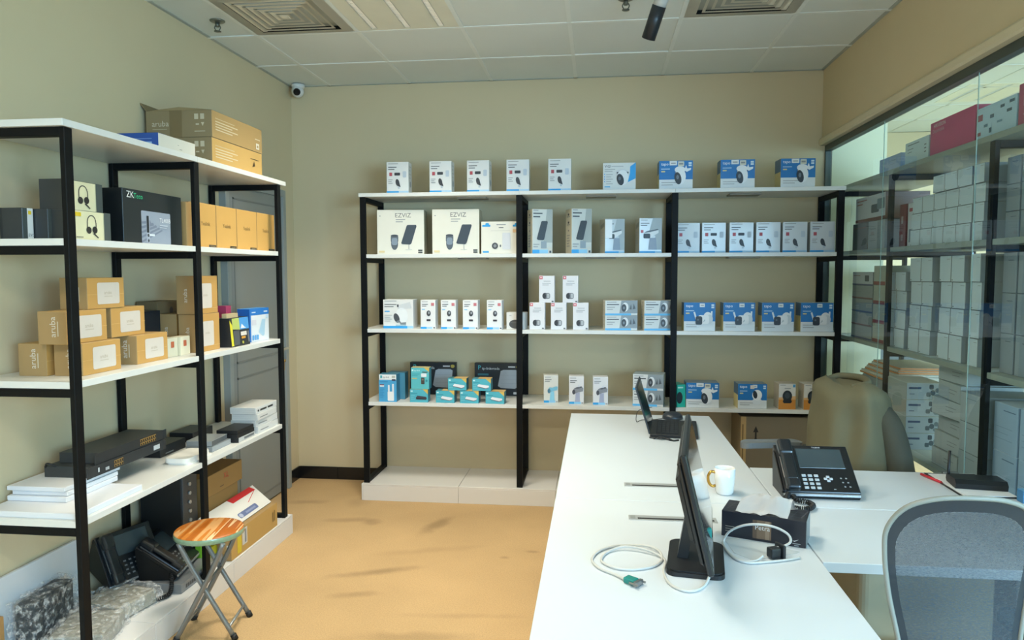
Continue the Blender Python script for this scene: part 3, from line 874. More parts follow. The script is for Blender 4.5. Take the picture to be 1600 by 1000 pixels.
for j in range(2):
    back_box('camera_box', 'white turret camera box behind the laptop, %s of two' % ['lower', 'upper'][j], .335, 4.86, LV[3] + .1065 * j, .20, .106, .14, -10, prints=P_D, body='#d9dbdb', side='#9fb0b8', key='tur2', group='turret boxes behind the laptop', coat=.4)
back_box('gadget_box', 'bright teal box squeezed beside the third post', .55, 4.85, LV[3], .06, .150, .12, 18, prints=P_TEAL, body='#26b7a4', side='#1f9f90')
back_box('camera_box', 'blue and white dome camera box on the lowest back shelf', .686, 4.85, LV[3], .210, .163, .14, -1, prints=p_tapo('dome'), body='#dfe3e4', top='#7c8e9c')
back_box('camera_box', 'blue and white box with round white pan camera', 1.002, 4.85, LV[3], .183, .161, .12, 2, prints=p_tapo('pan'), body='#dfe3e4', top='#7c8e9c')
for i, x in enumerate((1.22, 1.376)):
    back_box('camera_box', 'orange and white box with a black round camera, %s' % ['beside the blue box', 'nearest the jacket'][i], x, 4.85, LV[3], .108, .166, .11, 3, prints=P_OR, body='#dcdad6', side='#b7ae9f', top='#c9c0b2', key='or', group='orange camera boxes')
# big torn carton under the right bay
P_BIG = {'f': [('p', [(.14, .80), (.17, .88), (.2, .80), (.18, .80), (.18, .72), (.2, .7), (.17, .64), (.14, .7), (.16, .72), (.16, .80)], '#1e1c1a'), ('r', 0, .0, .06, 1, '#b89b6c'), ('r', .015, .1, .03, .9, '#7a6442'), ('r', .7, .62, .8, .66, '#4e5552')]}
carton('cardboard_box', 'big worn brown cardboard box on the ledge behind the jacket', CB, (1.215, 4.86, .115), (.56, .34, .51), 0, prints=P_BIG, body='#7d7260', side='#8a7a5c', top='#6e6454', rough=.8)

# ------------------------------------------------------------------ goods on the left shelves
KR, KD, KS = '#c99a55', '#a88a5c', '#b5935d'
Q = PI / 2
def left_box(name, label, xf, y0, y1, z, h, d, rz=0, **k):
    return carton(name, label, CB, (xf, (y0 + y1) / 2, z), (y1 - y0, d, h), Q + R(rz), **k)
# the top
P_ARB = {'l': [('r', .36, .0, .55, 1, '#7d6a49'), ('t', 'aruba', .09, .42, .040, '#cfc4ad'), ('r', .1, .3, .32, .325, '#b5a78a'), ('r', .74, .66, .80, .86, '#c9bda2'), ('r', .83, .66, .89, .86, '#c9bda2'), ('r', .76, .45, .81, .5, '#c9bda2'), ('p', [(.84, .54), (.89, .54), (.865, .4)], '#c9bda2'), ('r', .74, .2, .9, .23, '#c9bda2')],
         'f': [('r', .06, .72, .42, .75, '#cbb68e')] + lines(.06, .60, 4, .42, .1, '#d6c6a4', .04) + [('r', .86, .12, .93, .36, '#e4dccb'), ('r', .88, .18, .91, .28, '#a58c5c'), ('r', .84, .5, .95, .54, '#d6c6a4')]}
left_box('cardboard_box', 'brown carton closed by tape, lower of two atop the left shelves', -1.885, 3.445, 3.985, LV[0], .134, .345, prints={'l': P_ARB['l'][3:], 'f': P_ARB['f'][:5] + [('p', [(.78, .35), (.82, .6), (.84, .4)], '#4a3b22'), ('r', .74, .66, .92, .68, '#3a2e1c')]}, body='#c9a25e', side='#8f7d5c', rough=.75)
ab = left_box('cardboard_box', 'brown carton with a lifted lid flap, upper of two atop the left shelves', -1.885, 3.450, 3.99, LV[0] + .1355, .132, .345, prints=P_ARB, body='#b1925d', side='#8f7d5c', rough=.75)  # front duller than the lower carton's: lamp cutoff put into the colour
bm = B()
prism(bm, [(0, 0), (.004, 0), (.075, .085), (.071, .087)], 'x', -.268, .262)
obj('lid_flap', bm, M('#877655', .8), ab, (0, .34, .132))
bm = B()
A = [bm.verts.new(p) for p in ((-.27, .004, .1322), (-.27, .33, .1322), (-.27, .17, .148), (.1, .33, .1325), (.1, .004, .1322))]
bm.faces.new((A[0], A[2], A[1]))
bm.faces.new((A[0], A[4], A[2]))
bm.faces.new((A[4], A[3], A[1], A[2]))
obj('lid_flap', bm, M('#96825c', .8), ab)
left_box('flat_box', 'flat white and blue box lying atop the left shelves', -1.872, 2.98, 3.27, LV[0], .068, .20, prints={'l': [('r', 0, 0, 1, 1, '#26509c'), ('r', .45, .05, .85, .45, '#a9c4e4'), ('r', .4, .62, .85, .66, '#7d9cd0')], 'f': [('r', .55, .3, .62, .34, '#7f7f7a'), ('r', .5, .55, .53, .58, '#7f7f7a')], 't': [('r', 0, 0, .2, 1, '#26509c')]}, body='#dcd8cb', side='#dcd8cb')
# second shelf: headset cartons, black lock box, kraft cartons
def headset_print(u):
    arc = [(u + .13 * math.cos(t), .62 + .26 * math.sin(t)) for t in [PI * i / 10 for i in range(11)]]
    arc2 = [(u + .105 * math.cos(t), .62 + .225 * math.sin(t)) for t in [PI * i / 10 for i in range(10, -1, -1)]]
    return [('p', arc + arc2, '#4a4744'), ('r', u - .13, .42, u - .105, .63, '#4a4744'), ('r', u + .105, .42, u + .13, .63, '#4a4744'), ('e', u - .08, .36, .07, .12, '#33302e'), ('e', u + .08, .38, .07, .12, '#2b2928'), ('p', [(u + .02, .25), (u + .16, .1), (u + .18, .13), (u + .06, .28)], '#3c3936')]
P_HS = {'f': headset_print(.48) + [('rr', .04, .80, .20, .93, .003, '#e6c52e'), ('r', .06, .1, .24, .13, '#8f897a'), ('r', .82, 0, 1, 1, '#4c5452')], 'l': [('r', 0, 0, 1, 1, '#33393d')]}
left_box('headset_box', 'cream headset box with yellow tag, lower one left of the black box', -1.915, 2.50, 2.705, LV[1], .112, .10, prints=P_HS, body='#e6dfb8', side='#4c5452', key='hs', group='headset boxes')
left_box('headset_box', 'cream headset box with yellow tag, stacked on another headset box', -1.945, 2.50, 2.705, LV[1] + .1125, .112, .10, prints=P_HS, body='#e6dfb8', side='#4c5452', key='hs', group='headset boxes')
P_HT = {'f': [('r', .45, 0, 1, 1, '#d9dcda'), ('rr', .55, .80, .85, .92, .003, '#e6c52e'), ('t', 'EVOLVE', .5, .1, .016, '#5d6468')], 'l': [('r', 0, 0, .12, 1, '#20262b')]}
left_box('headset_box', 'dark grey and white headset box standing farthest left', -2.055, 2.425, 2.475, LV[1], .114, .09, prints=P_HT, body='#454d4c', side='#2f3539', key='ht', group='upright headset boxes')
left_box('headset_box', 'dark grey and white headset box behind the front left post', -2.0, 2.48, 2.555, LV[1], .114, .08, prints=P_HT, body='#454d4c', side='#2f3539', group='upright headset boxes')
P_ZK = {'f': [('t', 'ZK', .06, .84, .038, '#eef2f0'), ('t', 'Teco', .17, .84, .030, '#2fc78a'), ('rr', .28, 0, .78, .63, .006, '#98a2b2')] + [('p', [(.28, .02 + .09 * i), (.28, .06 + .09 * i), (.28 + .34 - .05 * i, .30 + .04 * i), (.28 + .36 - .05 * i, .28 + .03 * i)], '#7b8496') for i in range(5)] + [('r', .355, .03, .41, .54, '#aeb6c4'), ('r', .36, .22, .40, .54, '#23292f'), ('e', .385, .17, .018, .03, '#41474f'), ('r', .40, .16, .49, .20, '#dfe4ea'), ('e', .385, .07, .014, .03, '#41474f'), ('t', 'TL400B', .58, .44, .026, '#eef0f2'), ('r', .58, .37, .72, .39, '#c2c8d2'), ('r', .58, .33, .70, .345, '#c2c8d2')]}
left_box('lock_box', 'big black box with a silver door lock picture on the left shelves', -1.90, 2.765, 3.185, LV[1], .222, .11, prints=P_ZK, body='#1f2628', side='#12171a', rough=.35)
P_YE = {'f': [('t', 'Yealink', .30, .50, .028, '#6b5128'), ('r', .64, .02, .97, .075, '#2b241c'), ('r', .7, .035, .92, .055, '#8a7a5c')]}
for i, (a, b) in enumerate(((3.290, 3.49), (3.495, 3.70), (3.705, 3.93), (3.935, 4.158))):
    left_box('phone_carton', 'upright tan phone carton with a black tag, %s from the camera' % ORD[i], -1.90, a, b, LV[1], .215, .19, prints=P_YE, body='#cfa158', side='#b38d55', top='#c09a5e', rough=.7, group='tan phone cartons')
for i, (a, b) in enumerate(((3.205, 3.243), (3.247, 3.283))):
    left_box('flat_carton', 'thin tan carton standing between the black box and the phone cartons, %s' % ['nearer', 'farther'][i], -1.89 - .012 * i, a, b, LV[1], .205 + .006 * i, .19, body='#b5935d', side='#a98a58', rough=.7)
# third shelf: access point cartons
P_AP = {'f': [('rr', .26, .14, .86, .84, .008, '#d9cfc4'), ('t', 'aruba', .44, .46, .020, '#b7a892'), ('r', .44, .38, .66, .40, '#c2b5a2'), ('r', .0, .455, .25, .465, '#dcb06a'), ('r', .87, .455, 1, .465, '#dcb06a')], 'l': [('t', 'aruba', .62, .22, .034, '#d9d2c4', 90), ('r', .68, .25, .72, .7, '#cabfa6')]}
def ap(label, xf, y0, z, n='access_point_carton', L_=.222, d=.115, h=.122):
    return left_box(n, label, xf, y0, y0 + L_, z, h, d, prints=P_AP, body=KR, side=KD, top='#b9975f', rough=.7, key='ap', group='kraft access point cartons')
Z3 = LV[2]
ap('kraft carton with white label, bottom row, beside the front left post', -1.91, 2.512, Z3)
ap('kraft carton with white label, bottom row, farthest from the near post', -1.92, 2.853, Z3)
ap('kraft carton showing only its end, at the back left of the pile', -2.046, 2.50, Z3, d=.1)
ap('kraft carton with white label, middle row, behind the front left post', -1.932, 2.465, Z3 + .1225)
ap('kraft carton with white label, middle row, right one', -1.955, 2.745, Z3 + .1225)
ap('kraft carton with white label on the very top of the pile', -1.95, 2.605, Z3 + .245)
P_APV = {'f': [('rr', .20, .14, .72, .80, .01, '#d9cfc4'), ('t', 'aruba', .32, .46, .018, '#b7a892'), ('r', .0, .135, 1, .145, '#dcb06a')], 'l': [('t', 'aruba', .55, .30, .030, '#d9d2c4', 90)]}
left_box('access_point_carton', 'upright kraft carton behind the middle post, lower of two', -1.905, 3.305, 3.505, Z3, .185, .10, prints=P_APV, body=KR, side=KD, rough=.7, key='apv', group='upright kraft cartons')
left_box('access_point_carton', 'upright kraft carton behind the middle post, upper of two', -1.908, 3.300, 3.500, Z3 + .1855, .19, .10, prints=P_APV, body=KR, side=KD, rough=.7, key='apv', group='upright kraft cartons')
left_box('access_point_carton', 'kraft carton end just left of the two upright cartons', -2.025, 3.32, 3.52, Z3, .185, .09, prints=P_APV, body=KR, side=KD, rough=.7, key='apv', group='upright kraft cartons')
left_box('device_box', 'dark navy box in the shade behind the kraft cartons', -2.10, 3.06, 3.31, Z3, .205, .12, prints={'f': [('r', .06, .84, .22, .87, '#8fa0b0')]}, body='#18222e', side='#101820')
left_box('cardboard_box', 'dim brown carton behind the navy box near the wall', -2.13, 3.335, 3.53, Z3, .245, .11, prints={'f': [('e', .6, .8, .08, .08, '#4a3d2a')]}, body='#8a7450', side='#7a6748', rough=.8)
for i in range(2):
    left_box('small_box', 'small cream box with a red mark, %s of the pair' % ['left', 'right'][i], -1.935 + .012 * i, 3.10 + .082 * i, 3.18 + .082 * i, Z3, .088, .05, prints={'f': [('rr', .3, .48, .62, .8, .003, '#c96a45')]}, body='#e6dfc4', side='#d6cfb4')
# yellow and black tool pack
t = thing('tool_pack', 'black and yellow hanging tool pack beside the blue box', 'package', (-1.868, 3.655, Z3), Q)
bm = B()
prism(bm, [(0, 0), (.10, 0), (.085, .15), (.012, .15)], 'x', -.10, .10)
obj('pack_body', bm, M('#22262a', .4), t)
for nm, ops in (('printed_front', [('r', 0, .02, 1, 1, '#2c2f31'), ('p', [(.0, .04), (.12, .04), (.12, .75), (.0, .95)], '#e0d636'), ('p', [(.12, .62), (.12, 1), (.5, 1), (.5, .58)], '#b9c66a'), ('p', [(.5, .58), (.5, 1), (1, 1), (1, .58)], '#4f9bdc'), ('p', [(.55, .62), (.62, .78), (.75, .66), (.85, .62)], '#e7edf2'), ('p', [(.14, .06), (.14, .56), (.46, .56), (.42, .06)], '#55585a'), ('r', .52, .36, .84, .50, '#e2ddd2'), ('rr', .54, .25, .76, .33, .002, '#d99a35'), ('e', .6, .12, .05, .05, '#b7b14a'), ('r', .88, .1, .97, .5, '#70757a')]),):
    sl = math.hypot(.15, .012)
    pbm, pm = printed(ops, .2, .148, lambda x, y, o: (x - .1, y * .08 - .001 - o, y))
    obj(nm, pbm, pm, t)
bm = B()
prism(bm, [(.03, .15), (.055, .15), (.055, .172), (.03, .172)], 'x', -.09, .03)
obj('hanging_header', bm, M('#c9b48a', .5), t)
left_box('device_box', 'blue and white box with a tilted device picture, at the far post', -1.895, 3.825, 4.03, Z3, .185, .075, -4, prints={'f': [('r', 0, .80, 1, 1, '#2576c6'), ('r', 0, 0, .06, .8, '#2576c6'), ('r', .1, .87, .3, .9, '#cfe2f2'), ('r', .72, .87, .92, .91, '#cfe2f2'), ('p', [(.45, .28), (.62, .66), (.80, .66), (.74, .18), (.66, .14)], '#aacbe0'), ('r', .1, .5, .32, .66, '#d5d5dc'), ('rr', .1, .05, .19, .2, .002, '#5ba3dc'), ('rr', .22, .05, .31, .2, .002, '#5ba3dc'), ('rr', .34, .05, .43, .2, .002, '#5ba3dc'), ('r', .82, .68, .95, .78, '#bcd6ea')], 'l': [('t', 'TP', .2, .62, .03, '#cfe2f2')]}, body='#dfe4e8', side='#1c64b4', top='#4b92d4')
left_box('device_box', 'sliver of a pink packet behind the blue and white box', -2.0, 3.755, 3.81, Z3, .205, .05, body='#c2456a', side='#c2456a')

# fourth shelf
Z4 = LV[3]
WP = M('#e2e5ea', .5, var=.02)
for i, (xa, xb, y0, y1, h) in enumerate(((-2.235, -1.855, 2.385, 2.76, .022), (-2.236, -1.99, 2.50, 2.80, .02), (-2.226, -1.995, 2.515, 2.81, .018), (-2.24, -2.0, 2.505, 2.83, .018))):
    zz = Z4 + sum((.022, .02, .018, .018)[:i])
    o = obj('foam_board', one(xa, xb, y0, y1, 0, h - .0008, .002), WP, None, (0, 0, zz))
    tag(o, 'thin white board in the stack under the black switches, %s' % ['lowest and widest', 'second from the bottom', 'third from the bottom', 'topmost'][i], 'board', 'stacked white boards')
def rack_switch(name, label, loc, w, d, h, ports, bars, tilt=0, big=False):
    t = thing(name, label, 'network switch', loc, Q + R(tilt))
    obj('case', one(-w / 2, w / 2, .002, d, 0, h, .001), M('#3d4143', .5, .2), t)
    obj('front_panel', one(-w / 2 - .0, w / 2 + .0, -.002, .003, 0, h, .0005), M('#33373a', .45, .2), t)
    for u in ports:
        cnt, x0 = u
        for r_ in range(2):
            for k in range(cnt):
                xx = x0 + k * .0145
                obj('port', one(xx, xx + .0115, -.0035, -.0015, .008 + .016 * r_, .020 + .016 * r_), M('#b08a4d', .4), t)
                obj('port', one(xx + .002, xx + .0095, -.0042, -.0034, .009 + .016 * r_, .017 + .016 * r_), M('#0c0d0e', .5), t)
    if bars:
        for s in (-1, 1):
            obj('rack_ear', one(s * (w / 2 + .012) - .012, s * (w / 2 + .012) + .012, -.003, 0, 0, h, .0005), M('#33373a', .4, .3), t)
    return t
rack_switch('network_switch', 'long dark rack switch lying on the shelf, lower of two', (-1.985, 2.872, Z4 + .0775), .48, .20, .044, [(4, -.10)], True)
s2 = rack_switch('network_switch', 'dark rack switch with two rows of ports, upper of two', (-1.99, 2.905, Z4 + .1225), .44, .17, .042, [(8, .05)], True)
bm = B()
box(bm, -.20, -.192, -.003, -.002, .014, .032)
for k in range(3):
    box(bm, -.155 + .008 * k, -.150 + .008 * k, -.003, -.002, .01, .022)
box(bm, .17, .215, -.003, -.002, .012, .032)
lo = [o for o in C.objects if o.name.startswith('network_switch') and o.type == 'EMPTY'][0]
obj('printed_marks', bm, M('#c9ccce', .5), lo)
bm = B()
tube(bm, spline([(-2.13, 2.64, Z4 + .118), (-2.155, 2.62, Z4 + .135), (-2.175, 2.63, Z4 + .125), (-2.185, 2.65, Z4 + .085)]), .004)
tag(obj('power_lead', bm, M('#16181a', .5)), 'short black lead curling behind the lower rack switch', 'cable')
# white access point plate
bm = B()
prism(bm, rrect(-1.99, -1.868, 3.135, 3.345, .025), 'z', Z4, Z4 + .008)
prism(bm, rrect(-1.995, -1.875, 3.128, 3.335, .025), 'z', Z4 + .008, Z4 + .03)
tag(obj('access_point', bm, M('#eae7df', .3)), 'white rounded access point plate lying behind the rack switches', 'access point')
left_box('device_box', 'low black box at the wall behind the white plate', -2.08, 3.24, 3.46, Z4, .052, .16, prints={'f': [('r', .2, .2, .5, .3, '#8f9698')]}, body='#26292b', side='#1b1d1f')
left_box('wrapped_device', 'silver device in clear wrap behind the middle post, lower', -1.89, 3.375, 3.56, Z4, .028, .14, body='#9ea3a6', side='#8b9093', rough=.15)
left_box('wrapped_device', 'dark device in clear wrap behind the middle post, upper', -1.90, 3.38, 3.55, Z4 + .0285, .026, .13, 3, body='#5d6266', side='#8d9295', rough=.12)
left_box('device_box', 'thin black case lying deep on the shelf near the far door', -2.10, 3.56, 3.76, Z4, .05, .13, body='#2c2f31', side='#22242a')
left_box('network_device', 'silver fronted box under the black twin devices', -1.86, 3.58, 3.765, Z4, .026, .11, prints={'f': [('r', .35, .25, .95, .7, '#6a6e70'), ('r', .0, 0, .02, 1, '#2c2f31')]}, body='#c5c6c4', side='#202225')
left_box('network_device', 'flat black device with a ridged front, lower of the twin', -1.86, 3.572, 3.762, Z4 + .0265, .019, .115, body='#1c1f21', side='#17191b', rough=.5)
left_box('network_device', 'flat black device with a ridged front, upper of the twin', -1.862, 3.575, 3.760, Z4 + .046, .019, .115, body='#1c1f21', side='#17191b', rough=.5)
for i in range(4):
    left_box('white_carton', 'flat white carton with small dark ports print, %s of four' % ['bottom', 'second from the bottom', 'third from the bottom', 'top'][i], -1.856 - .006 * (i % 2), 3.80 - .004 * i, 4.052 - .004 * (i % 3), Z4 + .0365 * i, .036, .15, (0, -2, 1.5, 0)[i],
             prints={'f': [('r', .2, .3, .5, .6, '#3c3d3c'), ('r', .55, .3, .8, .6, '#3c3d3c'), ('r', .08, .3, .14, .6, '#3c3d3c')] if i == 3 else [('r', .1, .35, .5, .5, '#8f9294')], 'l': [('r', .05, .3 * k, .95, .3 * k + .06, '#c3c4c2') for k in range(4)]}, body='#dfe0de', side='#d0d1ce')

# on the ledge under the left shelves
ZB = .115
t = thing('computer_tower', 'black computer tower with a column of round knobs under the shelves', 'computer', (-2.0, 3.345, ZB), Q)
obj('case', one(-.065, .065, .004, .22, 0, .475, .004), M('#1d2022', .45), t)
obj('front_panel', one(-.064, .064, -.004, .004, .005, .47, .003), M('#4a4d4f', .45), t)
for k in range(8):
    bm = B()
    cyl(bm, (-.01, -.004, .10 + .045 * k), (-.01, -.012, .10 + .045 * k), .009, n=12)
    obj('knob', bm, M('#b9bcbc', .35, .4), t)
left_box('cardboard_box', 'brown carton under another near the grey door', -1.985, 3.445, 3.80, ZB, .30, .26, body='#a07f4c', side='#8f7244', rough=.8)
left_box('cardboard_box', 'flat brown carton with a red mark atop the carton stack', -1.975, 3.43, 3.835, ZB + .3005, .11, .27, prints={'f': [('t', 'XL', .50, .52, .045, '#cf4a36'), ('r', .4, .2, .5, .24, '#5a4526')], 't': [('r', .3, .5, .7, .9, '#b59a6a')]}, body='#a5804a', side='#8f7244', top='#8a6c3c', rough=.8)
left_box('cardboard_box', 'long tan carton with a white label lying under the white box', -1.825, 3.41, 3.945, ZB, .135, .115, prints={'f': [('r', .22, .28, .32, .92, '#d5d3cc'), ('r', .27, .34, .30, .86, '#7f878f'), ('r', .12, .1, .2, .8, '#d9c234'), ('r', .88, .3, .9, .7, '#7f6434'), ('r', .92, .3, .94, .75, '#7f6434')], 'l': [('r', .1, .3, .35, .6, '#d9d22c'), ('r', .6, .5, .66, .6, '#dcdcd6'), ('r', .8, .45, .9, .6, '#dcdcd6')]}, body='#c49d5a', side='#a98a5c', rough=.75)
wr = left_box('white_box', 'white box with a red end and blue strip leaning on the cartons', -1.852, 3.36, 3.93, ZB + .142, .145, .05, prints={'f': [('p', [(.52, .78), (.97, .78), (.93, 1), (.48, 1)], '#c8282c'), ('p', [(.70, .5), (.93, .78), (.95, .78), (.72, .5)], '#c8282c'), ('rr', .42, .12, .78, .34, .01, '#6a78a0'), ('e', .46, .22, .03, .09, '#b6bdd2'), ('r', .55, .18, .74, .26, '#8d98ba'), ('r', .2, .1, .3, .14, '#c49a94')], 'r': [('r', 0, .9, 1, 1, '#c8282c')]}, body='#e4e1da', side='#d9d6ce', rx=R(-50))
left_box('small_packet', 'bright green packet beside the long tan carton', -1.94, 3.33, 3.40, ZB, .16, .03, body='#7cc23a', side='#6ab02c')
left_box('small_packet', 'yellow packet wedged by the green packet', -1.90, 3.335, 3.40, ZB, .09, .025, body='#d2cc30', side='#b9b428')

def film_mat():
    m = bpy.data.materials.new('clear_film')
    m.use_nodes = True
    nt = m.node_tree
    b = nt.nodes['Principled BSDF']
    b.inputs['Base Color'].default_value = (.86, .87, .86, 1)
    b.inputs['Roughness'].default_value = .12
    tc = nt.nodes.new('ShaderNodeTexCoord')
    n = nt.nodes.new('ShaderNodeTexNoise')
    n.inputs['Scale'].default_value = 38
    n.inputs['Detail'].default_value = 5
    n.inputs['Roughness'].default_value = .65
    nt.links.new(tc.outputs['Object'], n.inputs['Vector'])
    mr = nt.nodes.new('ShaderNodeMapRange')
    mr.inputs['From Min'].default_value, mr.inputs['From Max'].default_value = .46, .70
    mr.inputs['To Min'].default_value, mr.inputs['To Max'].default_value = .05, .75
    nt.links.new(n.outputs['Fac'], mr.inputs['Value'])
    nt.links.new(mr.outputs[0], b.inputs['Alpha'])
    bp = nt.nodes.new('ShaderNodeBump')
    bp.inputs['Strength'].default_value = .8
    bp.inputs['Distance'].default_value = .01
    nt.links.new(n.outputs['Fac'], bp.inputs['Height'])
    nt.links.new(bp.outputs[0], b.inputs['Normal'])
    return m
FILM = film_mat()
def wrapped(name, label, loc, dims, rz, col, col2, seed):
    """a block inside loose clear wrap"""
    m = M(col, .5, .2, var=.5, scale=130, bump=.5, bscale=160)
    bm = B()
    box(bm, -dims[0] / 2, dims[0] / 2, -dims[1] / 2, dims[1] / 2, .004, dims[2], .008, seg=2)
    o = tag(obj(name, bm, m, None, loc, (0, 0, rz)), label, 'package')
    bm = B()
    bmesh.ops.create_cube(bm, size=1.0)
    bmesh.ops.subdivide_edges(bm, edges=list(bm.edges), cuts=15, use_grid_fill=True)
    for v in bm.verts:
        p = Vector((v.co.x * (dims[0] + .02), v.co.y * (dims[1] + .05), (v.co.z + .5) * (dims[2] + .01)))
        q = Vector((p.x, p.y, p.z))
        n_ = mnoise.noise_vector(q * 22 + Vector((seed, 0, 0))) * .010 + mnoise.noise_vector(q * 60 + Vector((0, seed, 0))) * .005
        p += n_
        p.z = max(p.z, .001)
        v.co = p
    obj('clear_wrap', bm, FILM, o)
    return o
wrapped('wrapped_package', 'silver bubble wrapped package lying by the near post', (-2.00, 2.60, ZB), (.20, .22, .07), .25, '#a2a39c', '#d0d0ca', 3)
wrapped('wrapped_package', 'silver bubble wrapped package beside the coiled phone cord', (-2.05, 2.86, ZB), (.22, .20, .065), -.2, '#aaa89c', '#d0d0ca', 9)
wrapped('wrapped_package', 'charcoal foam block in crinkled clear wrap against the wall board', (-2.18, 2.60, ZB), (.08, .25, .19), .12, '#34393c', '#5a6063', 15)
tag(obj('leaning_board', one(-2.252, -2.236, 2.30, 2.86, ZB, ZB + .30, .002), M('#d6dadd', .5)), 'white board leaning along the wall on the ledge', 'board')
tag(obj('wood_strip', one(-2.232, -2.205, 2.40, 2.425, ZB, ZB + .17, .002), M('#b98a52', .6, var=.2, scale=30)), 'raw wooden strip end standing at the far left', 'wood')

def wedge_phone(name, label, loc, rz, simple=False, scale=1.0, group=None):
    """desk phone: origin at the middle of its front bottom edge, keys look along local -y and up"""
    t = thing(name, label, 'desk phone', loc, rz, group)
    t.scale = (scale,) * 3
    BK, DKB = M('#14191e', .32, coat=.3), M('#0d1013', .4)
    W, D, a = .27, .19, math.atan2(.128, .18)
    F = Matrix.Translation((0, 0, .024)) @ Matrix.Rotation(a, 4, 'X')
    bm = B()
    prism(bm, [(.012, .0), (.17, .0), (.185, .145), (.172, .148), (0, .024), (.0, .012)], 'x', -W / 2, W / 2)
    obj('body', bm, DKB, t)
    obj('face_plate', one(-W / 2, W / 2, 0, .224, 0, .006, .003, T=F), BK, t)
    obj('front_lip', one(-W / 2, W / 2, -.006, .004, .012, .024, .003), M('#b6bcc2', .25, .7), t)
    bm = B()
    box(bm, -.128, -.076, .0, .215, .004, .018, .006, T=F, seg=2)
    box(bm, -.128, -.076, .150, .222, .012, .05, .012, T=F, seg=3)
    box(bm, -.128, -.076, -.006, .055, .012, .042, .012, T=F, seg=3)
    box(bm, -.125, -.079, .03, .18, .022, .044, .009, T=F, seg=3)
    obj('handset', bm, M('#161c22', .28, coat=.5), t)
    obj('side_rail', one(-W / 2 - .006, -W / 2, .0, .19, -.006, .012, .002, T=F), DKB, t)
    if simple:
        bm = B()
        for r_ in range(4):
            for c_ in range(3):
                box(bm, -.045 + .026 * c_, -.033 + .026 * c_, .02 + .02 * r_, .027 + .02 * r_, .006, .008, T=F)
        obj('keypad', bm, M('#6f7478', .5), t)
    else:
        for r_ in range(4):
            for c_ in range(3):
                obj('key', one(-.058 + .022 * c_, -.043 + .022 * c_, .014 + .0185 * r_, .025 + .0185 * r_, .005, .0085, .001, T=F), M('#aeb7bd', .4), t)
        bm = B()
        for dx, dy in ((0, .009), (0, -.009), (.010, 0), (-.010, 0)):
            box(bm, .034 + dx - .006, .034 + dx + .006, .062 + dy - .005, .062 + dy + .005, .005, .009, .0015, T=F)
        obj('navigation_pad', bm, M('#b4bcc2', .4), t)
        bm = B()
        for r_ in range(3):
            for c_ in range(2):
                box(bm, .083 + .018 * c_ - .003 * r_, .089 + .018 * c_ - .003 * r_, .026 + .019 * r_, .031 + .019 * r_, .006, .0068, T=F)
        box(bm, .044, .052, .014, .017, .006, .0068, T=F)
        obj('printed_icons', bm, M('#8f979d', .5), t)
    obj('screen', one(-.058, .108, .112, .205, .005, .0075, .001, T=F), M('#39464b', .18, coat=.4), t)
    if not simple:
        vs, fs, wd = text_mesh('Yealink')
        bm = B()
        nv = [bm.verts.new(F @ Vector((.005 + x * .011, .2085 + y * .011, .0072))) for x, y, z in vs]
        for f in fs:
            bm.faces.new([nv[i] for i in f])
        obj('lettering', bm, M('#c3cad0', .5), t)
    return t

wedge_phone('desk_phone', 'black desk phone lying on wrapped gear under the left shelves', (-1.93, 3.20, ZB + .048), Q + R(10), True)
p2 = wedge_phone('desk_phone', 'black desk phone tipped up against the wall under the shelves', (-2.09, 3.04, ZB + .052), Q + R(-25), True)
p2.rotation_euler = (R(28), 0, Q + R(-20))
left_box('network_switch', 'grey switch in clear wrap beneath the black desk phones', -1.865, 3.03, 3.40, ZB, .044, .33, prints={'f': [('r', .1 + .045 * k, .3, .13 + .045 * k, .7, '#3c4043') for k in range(14)]}, body='#85898c', side='#7b7f82', rough=.18)
def coil(path, r_coil, r_wire, turns_per_m, n=7, per=9):
    sp = spline(path, 12)
    L_ = [0]
    for a, b in zip(sp, sp[1:]):
        L_.append(L_[-1] + (b - a).length)
    out = []
    N = int(L_[-1] * turns_per_m * per)
    k = 0
    for i in range(N + 1):
        s = L_[-1] * i / N
        while k < len(sp) - 2 and L_[k + 1] < s:
            k += 1
        t_ = (s - L_[k]) / max(L_[k + 1] - L_[k], 1e-6)
        p = sp[k].lerp(sp[k + 1], t_)
        d = (sp[k + 1] - sp[k]).normalized()
        u = d.cross(Vector((0, 0, 1)))
        u = u.normalized() if u.length > .01 else Vector((1, 0, 0))
        v = u.cross(d)
        an = 2 * PI * i / per
        out.append(p + (u * math.cos(an) + v * math.sin(an)) * r_coil)
    bm = B()
    tube(bm, out, r_wire, 5)
    return bm
tag(obj('coiled_cord', coil([(-1.98, 3.12, ZB + .09), (-1.93, 3.06, ZB + .075), (-1.90, 3.0, ZB + .02), (-1.92, 2.95, ZB + .013), (-1.96, 2.92, ZB + .013)], .008, .0028, 110), M('#131517', .5)), 'black coiled phone cord drooping onto the white ledge', 'cord')

